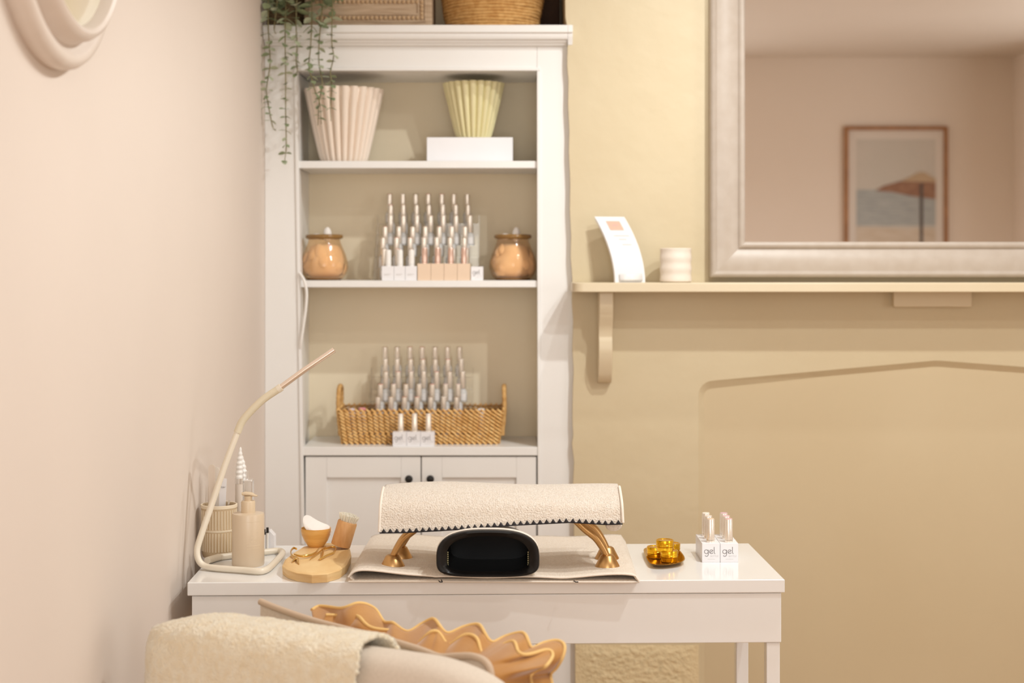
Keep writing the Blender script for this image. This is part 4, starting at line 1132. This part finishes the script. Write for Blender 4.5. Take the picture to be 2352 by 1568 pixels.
# white carton with two black-tipped pens right of the pump bottle
y_ = T(618,1262,ZT).y; s_ = F/y_
a, b = P(604,0,y_).x, P(632,0,y_).x
WC = thing('white_carton', 'small white carton half hidden behind the pump bottle', 'box', ((a+b)/2, y_, ZT))
zt5 = HC-(1222-HY)/s_
part('carton', MB().prism([(a,y_-0.012,ZT),(b,y_-0.012,ZT),(b,y_-0.012,zt5-0.006),(b-0.011,y_-0.012,zt5+0.006),(a,y_-0.012,zt5)], (0,0.026,0)), M_boxw, WC, bevel=0.001)
for px, t_ in ((607.5,1212),(614.5,1208)):
    x_ = P(px,0,y_-0.016).x
    pen = thing('pen', 'black-tipped pen ' + ('nearest the pump bottle' if px < 610 else 'beside the white carton, right of the pump bottle'), 'pen', (x_, y_-0.017, ZT))
    zz = HC-(t_-HY)/s_
    part('barrel', MB().lathe([(0,0),(0.0028,0),(0.0028,zz-ZT-0.012),(0,zz-ZT-0.012)], (x_,y_-0.017,ZT), 10, capb=False), M_whitecap, pen, smooth=40)
    part('tip', MB().lathe([(0,0),(0.003,0),(0.0026,0.012),(0,0.012)], (x_,y_-0.017,zz-0.012), 10, capb=False), M_black, pen, smooth=40)

# ------------------------------------------------------------------ wooden block with tools, bowl and brush
ol = [(648,1296),(654,1282),(672,1268),(696,1253),(732,1245),(776,1244),(803,1250),(807,1272),(797,1293),(780,1306),(752,1314),(716,1316),(682,1312),(660,1305)]
zbk = 0.021
# top outline in pixels -> lies on the block's top plane
topo = [T(x, y, ZT+zbk) for x, y in ol]
boto = [Vector((p.x*1.0, p.y, ZT)) for p in topo]
n = len(ol)
cx_ = sum((p.x for p in topo))/n; cy_ = sum((p.y for p in topo))/n
topi = [Vector((cx_+(p.x-cx_)*0.93, cy_+(p.y-cy_)*0.93, ZT+zbk)) for p in topo]
midi = [Vector((p.x, p.y, ZT+zbk-0.0035)) for p in topo]
boti = [Vector((cx_+(p.x-cx_)*0.985, cy_+(p.y-cy_)*0.985, ZT)) for p in topo]
mb = MB(); skin(mb, [boti, midi, topi], cap0=True, cap1=True)
solo('wooden_block', mb, M_wood, 'faceted pale wood display block with rounded outline on the table', 'wooden block', bevel=0.0012)
ZK = ZT+zbk
c = T(726,1255,ZK); c.y += 0.004; c.x = P(726,0,c.y).x; rb_ = 34.5*c.y/F
WBW = thing('wooden_bowl', 'small golden wooden bowl on the wood block', 'bowl', c)
part('bowl', MB().lathe([(0,0),(rb_*0.52,0),(rb_*0.58,0.003),(rb_*0.80,0.014),(rb_*0.95,0.026),(rb_*1.0,0.036),(rb_*0.985,0.041),(rb_*0.95,0.0405),(rb_*0.9,0.030),(rb_*0.6,0.010),(0,0.007)], c, 48, capb=False), M_wood2, WBW, smooth=50)
PADC = c.copy()
for i in range(6):
    pm_ = MB().lathe([(0,-0.0022),(0.0205,-0.0022),(0.0222,0),(0.0205,0.0022),(0,0.0022)], n=28, capb=False)
    pm_.xf(Matrix.Translation(PADC + Vector((-0.013+0.0052*i, -0.003+0.001*i, 0.049-0.0024*i))) @ Matrix.Rotation(math.radians(58-8.5*i), 4, 'Y') @ Matrix.Rotation(math.radians(24), 4, 'X'))
    solo('cotton_pad', pm_, M_pad, f'white round cotton pad, {ordn(i)} from left in the golden wooden bowl', 'cotton pad', 'cotton pads in the wooden bowl', smooth=50)
# brush
b0 = T(781,1260,ZK); b0.y += 0.004; b0.x = P(782,0,b0.y).x
ax = Vector((0.30, 0.04, 1)).normalized()
rot = Vector((0,0,1)).rotation_difference(ax).to_matrix().to_4x4()
BR = thing('dusting_brush', 'short beech-handled nail dusting brush leaning on the wood block', 'brush', b0)
mb = MB().lathe([(0,0),(0.0205,0),(0.0215,0.002),(0.0215,0.052),(0.020,0.055),(0,0.055)], n=36, capb=False); mb.xf(Matrix.Translation(b0+Vector((0,0,0.0062))) @ rot)
part('handle', mb, M_beech, BR, smooth=40)
mb = MB(); rnd = random.Random(3)
for i in range(220):
    r_ = 0.0185*math.sqrt(rnd.random()); a = rnd.random()*6.283
    p0 = Vector((r_*math.cos(a), r_*math.sin(a), 0.054)); p1 = Vector((p0.x*1.25, p0.y*1.25, 0.073 + rnd.uniform(-.002,.001) - 12*r_*r_))
    mb.tube([p0, p1], [0.0007, 0.0010], 4)
mb.xf(Matrix.Translation(b0+Vector((0,0,0.0062))) @ rot)
bb = part('bristles', mb, M_bristle, BR, smooth=80); bb['kind'] = 'stuff'
# gold nippers
def tk(x, y, dz=0.0035): return T(x, y, ZK) + Vector((0,0,dz))
NP = thing('cuticle_nippers', 'gold cuticle nippers lying on the front of the wood block', 'nippers', tk(690,1276,0))
part('handle', MB().tube(smoothpath([tk(683,1286,0.005), tk(671,1280), tk(668,1270), tk(674,1262), tk(681,1264)], 6), [0.0026]*25, 8, flat=0.6), M_tool, NP, smooth=60)
part('handle', MB().tube(smoothpath([tk(676,1279,0.006), tk(690,1283,0.006), tk(708,1282,0.006), tk(724,1276,0.006), tk(733,1265,0.006)], 6), [0.0016+0.0014*math.sin(i/24*3.0) for i in range(25)], 8, flat=0.7), M_tool, NP, smooth=60)
mb = MB().lathe([(0,0),(0.0048,0),(0.0052,0.002),(0.0048,0.004),(0,0.004)], tk(681,1287,0.002), 14, capb=False)
mb.tube([tk(681,1286), tk(674,1290,0.003), tk(671,1293,0.002)], [0.003,0.0024,0.0006], 6).tube([tk(683,1287), tk(684,1293,0.003), tk(687,1297,0.001)], [0.003,0.0024,0.0006], 6)
part('jaw', mb, M_tool, NP, smooth=60)
CP = thing('nail_clipper', 'gold folding nail clippers beside the brush on the wood block', 'clippers', tk(745,1275,0))
part('lever', MB().tube([tk(712,1288), tk(732,1275,0.006), tk(748,1265,0.009)], [0.0012,0.002,0.002], 8, flat=0.5), M_tool, CP, smooth=60)
part('spring_loop', MB().tube(smoothpath([tk(735,1288,0.004), tk(752,1280,0.005), tk(768,1273,0.005), tk(771,1264,0.006), tk(762,1262,0.006), tk(745,1267,0.006)], 6), 0.0023, 8, flat=0.6), M_tool, CP, smooth=60)
part('jaw', MB().tube([tk(743,1268,0.006), tk(741,1280,0.005), tk(735,1288,0.003)], [0.0022,0.0018,0.0008], 6).tube([tk(741,1284,0.004), tk(731,1287,0.002)], [0.0018,0.0006], 6), M_tool, CP, smooth=60)

# ------------------------------------------------------------------ gold dish with tins
dl = [(1478,1263),(1490,1256),(1515,1253),(1545,1255),(1560,1262),(1573,1280),(1566,1290),(1530,1296),(1500,1295),(1489,1288)]
zd = ZT+0.010
rim_o = [T(x, y, zd) for x, y in dl]
def sc_(loop, k, z): 
    cx_ = sum(p.x for p in loop)/len(loop); cy_ = sum(p.y for p in loop)/len(loop)
    return [Vector((cx_+(p.x-cx_)*k, cy_+(p.y-cy_)*k, z)) for p in loop]
def dense(loop):   # smooth closed loop
    q = smoothpath([loop[-1]]+loop+[loop[0], loop[1]], 5)
    return q[5:-6]
ring = dense(rim_o)
mb = MB(); skin(mb, [sc_(ring,0.70,ZT), sc_(ring,0.84,ZT+0.002), sc_(ring,0.97,zd-0.001), sc_(ring,1.0,zd), sc_(ring,0.96,zd), sc_(ring,0.82,ZT+0.0042), sc_(ring,0.5,ZT+0.0032)], cap0=True, cap1=True)
solo('gold_dish', mb, M_gold2, 'small rounded-square gold dish holding gold tins', 'dish', smooth=50)
def tin(px, py, z, label):
    c_ = T(px, py, z); r_ = 20.5*c_.y/F
    G = thing('gold_tin', label, 'tin', c_, 'gold tins in the gold dish')
    part('tin_base', MB().lathe([(0,0),(r_*0.92,0),(r_*0.95,0.002),(r_*0.95,0.0085),(r_*0.90,0.009),(0,0.009)], c_, 36, capb=False), M_tin, G, smooth=40)
    part('tin_lid', MB().lathe([(0,0.0092),(r_*0.94,0.0092),(r_,0.010),(r_,0.0135),(r_*0.975,0.014),(r_*0.975,0.0155),(r_,0.016),(r_,0.0215),(r_*0.96,0.0235),(r_*0.86,0.0235),(r_*0.84,0.0225),(0,0.0225)], c_, 36, capb=False), M_tin, G, smooth=40)
zt0 = ZT+0.0044
tin(1506,1279,zt0,'gold screw tin at the left of the gold dish')
tin(1537,1288,zt0,'gold screw tin at the front of the gold dish')
tin(1542,1271,zt0,'gold screw tin at the back of the gold dish')
tin(1527,1264,zt0+0.0237,'gold screw tin stacked on top of the others')

# ------------------------------------------------------------------ gel cartons with bottles on the table
y0 = T(1650,1291,ZT).y; s_ = F/y0; x0 = (1612.5-VX)/s_; bw = 42.0/s_; bh = 43.5/s_
TOPL = [mat('cap_top_nude2',(232,206,182),0.35), mat('cap_top_pale',(238,222,208),0.35), mat('cap_top_ivory2',(244,238,226),0.35)]
TOPR = [mat('cap_top_pink1',(226,180,182),0.35), mat('cap_top_pink2',(232,190,196),0.35), mat('cap_top_pink3',(222,182,192),0.35)]
rows = ['front','middle','back']
for col_ in range(2):
    for r in range(3):
        X0 = x0+col_*bw; Y0 = y0+r*0.0385
        side = 'left' if col_ == 0 else 'right'
        display_box(X0, X0+bw-0.0007, Y0, Y0+0.038, ZT, ZT+bh, M_boxw, f'white gel carton, {rows[r]} of the {side} row at the right end of the table', 'gel cartons on the table', 'gel' if r == 0 else None)
        cap_bottle(X0+bw/2+0.0008, Y0+0.019, ZT+bh, f'champagne-capped polish bottle with {"nude" if col_==0 else "pink"} top, {rows[r]} in {side} row on table', 'gel bottles on the table', M_champ, (TOPL if col_ == 0 else TOPR)[r], 0.0092, 0.050)

# ------------------------------------------------------------------ foreground chair, throw and cushion
A = Vector((-0.585, 2.60, 0)); B = Vector((-0.005, 2.29, 0))       # backrest ends
cu = (B-A).normalized(); cn = Vector((-cu.y, cu.x, 0)); cn = cn if cn.y > 0 else -cn; CWd = (B-A).length; zc0 = 0.795
CH = thing('upholstered_chair', 'stone upholstered chair with padded back in the foreground', 'chair', A + cu*CWd/2 + cn*0.2)
def slab(u, v, off=0.0, thick=0.055, zt_=zc0, zlow=0.36):
    """rounded backrest: u along width, v round the section"""
    e = abs(2*u-1); ry = (1-e**7)**(1/2.5) if e < 1 else 0
    x = (u*CWd)
    a = 2*math.pi*v
    c_, s_ = math.cos(a), math.sin(a)
    yy = math.copysign(abs(c_)**0.75, c_)*(thick+off)
    zmid = (zt_+zlow)/2; hh = (zt_-zlow)/2+off
    crown = 1 - 0.14*max(0, e-0.55)**2/0.2
    zz = zmid + math.copysign(abs(s_)**0.28, s_)*hh*(crown if s_ > 0 else 1)
    p = A + cu*((x-CWd/2)*(1+off*2.2/CWd)+CWd/2) + cn*(yy*max(0.02, ry))
    return Vector((p.x, p.y, zz))
part('backrest', MB().grid(slab, 40, 49), M_uphol, CH, smooth=80)
q = [A + cu*0.03 + cn*0.06, B - cu*0.03 + cn*0.06, B - cu*0.03 + cn*0.50, A + cu*0.03 + cn*0.50]
part('seat', MB().hexa([(p.x,p.y,0.36) for p in q], [(p.x,p.y,0.46) for p in q]), M_uphol, CH, bevel=0.03, seg=4)
for u_, v_ in ((0.06,0.08),(CWd-0.06,0.08),(0.06,0.47),(CWd-0.06,0.47)):
    p = A + cu*u_ + cn*v_
    part('leg', MB().lathe([(0,0),(0.013,0),(0.021,0.36),(0,0.36)], (p.x,p.y,0), 14, capb=False), M_beech, CH, smooth=40)
rnd = random.Random(11)
from mathutils import noise as mnoise
def throw(u, v):
    uu = -0.008 + 0.64*u + 0.012*math.sin(v*9)*u
    # section angle: from low on the near side, over the top, down the far side
    a = 0.5 + (-0.245+0.49*v)*1.0
    vv = 0.25 + (0.235 - 0.40*v)   # sweep across the top
    vv = 0.25 + 0.25*(1.0-2*v)*0.98
    p = slab(max(0.003, uu), vv, 0.020)
    nz = mnoise.noise(Vector((p.x*26, p.y*26, p.z*26)))*0.0025 + mnoise.noise(Vector((p.x*230, p.y*230, p.z*230)))*0.0022
    cdir = (p - (A+cu*CWd*0.35+Vector((0,0,0.6)))).normalized()
    return p + cdir*nz
mb = MB().grid(throw, 170, 170)
solo('teddy_throw', mb, M_fur, 'fluffy cream teddy throw draped over the chair back', 'throw', smooth=180, solid=0.008)

# cushion with mustard scalloped frill behind the chair back
def L3(px, t, py):   # point along the cushion: t 0..1 sets depth
    return P(px, py, 2.74-0.34*t)
CS = thing('frilled_cushion', 'linen cushion with taupe piping and mustard scalloped frill leaning against the chair', 'cushion', P(870,1500,2.62) - Vector((0,0,0.25)))
pip = [L3(598,-0.02,1381), L3(640,0.07,1398), L3(720,0.22,1425), L3(800,0.36,1446), L3(880,0.52,1466), L3(960,0.66,1490), L3(1010,0.75,1508), L3(1050,0.82,1507), L3(1085,0.88,1507), L3(1110,0.92,1516), L3(1124,0.95,1534), L3(1128,0.97,1570), L3(1124,0.98,1640)]
pp = smoothpath(pip, 6)
part('piping', MB().tube(pp, 0.0062, 8), M_pipe, CS, smooth=80)
# linen cover: swells down from the piping towards the seat, between backrest and frill
dn = cn*0.06 - Vector((0,0,0.30))
def cover(u, v):
    i = u*(len(pp)-1); k = min(int(i), len(pp)-2); p = pp[k].lerp(pp[k+1], i-k)
    return p + dn*v*(1-0.2*u) + cn*(0.07*math.sin(math.pi*v)) - Vector((0,0,0.003))
part('cover_front', MB().grid(cover, 60, 14), M_must, CS, smooth=80)
def cover2(u, v):
    i = u*(len(pp)-1); k = min(int(i), len(pp)-2); p = pp[k].lerp(pp[k+1], i-k)
    b_ = max(0, math.sin(math.pi*min(1, v*1.2)))
    return p + (cn*0.045 - Vector((0,0,0.30)))*v - cn*(0.012*b_) - Vector((0,0,0.003))
part('cover_back', MB().grid(cover2, 60, 14), M_linen, CS, smooth=80)
# scalloped frill: outer wavy edge, second ply in front
outer_px = [(716,1400,0.20),(726,1394,0.20),(770,1396,0.26),(800,1392,0.30),(828,1383,0.34),(852,1398,0.37),(876,1428,0.40),(910,1428,0.45),(942,1447,0.50),(965,1433,0.54),(988,1423,0.57),(1012,1433,0.60),(1036,1450,0.63),(1062,1440,0.67),(1090,1436,0.70),(1112,1450,0.74),(1138,1470,0.77),(1162,1460,0.80),(1190,1455,0.84),(1208,1466,0.86),(1228,1484,0.87),(1252,1474,0.89),(1275,1473,0.91),(1292,1487,0.92),(1295,1510,0.93),(1284,1530,0.94),(1262,1548,0.94),(1258,1560,0.95),(1268,1572,0.95),(1262,1600,0.96),(1240,1640,0.97)]
def frill(pxl, back, name, m, basefrac):
    op = smoothpath([P(x, y, 2.74-0.34*t+back+0.012*math.sin(i*1.55)) for i, (x, y, t) in enumerate(pxl)], 6)
    n_ = len(op)
    def fn(u, v):
        i = u*(n_-1); k = min(int(i), n_-2); o_ = op[k].lerp(op[k+1], i-k)
        uu = 0.16+0.79*u; j = uu*(len(pp)-1); kk = min(int(j), len(pp)-2); b_ = pp[kk].lerp(pp[kk+1], j-kk) + cn*0.012 - Vector((0,0,0.02))
        p = o_.lerp(b_, v)
        return p + cn*(0.016*math.sin(u*44)*math.sin(math.pi*min(1, v+0.25))*(1-v))
    part(name, MB().grid(fn, 150, 16), m, CS, smooth=80, solid=0.002)
    ed = [Vector(fn(i/150, 0)) for i in range(151)]
    part('frill_edge', MB().tube(ed, 0.0030, 7), M_must2, CS, smooth=80)
frill(outer_px, 0.085, 'frill', M_must, 0)
inner_px = [(748,1412,0.22),(790,1418,0.28),(830,1414,0.33),(860,1440,0.38),(900,1452,0.44),(930,1462,0.49),(960,1478,0.53),(985,1452,0.57),(1010,1460,0.6),(1040,1476,0.64),(1066,1458,0.68),(1090,1470,0.71),(1114,1497,0.75),(1140,1488,0.78),(1170,1475,0.82),(1192,1492,0.85),(1218,1500,0.88),(1250,1495,0.9),(1268,1508,0.91),(1262,1525,0.92),(1235,1538,0.93),(1215,1552,0.94),(1230,1575,0.95),(1225,1620,0.96)]
frill(inner_px, 0.045, 'frill', M_must, 0)
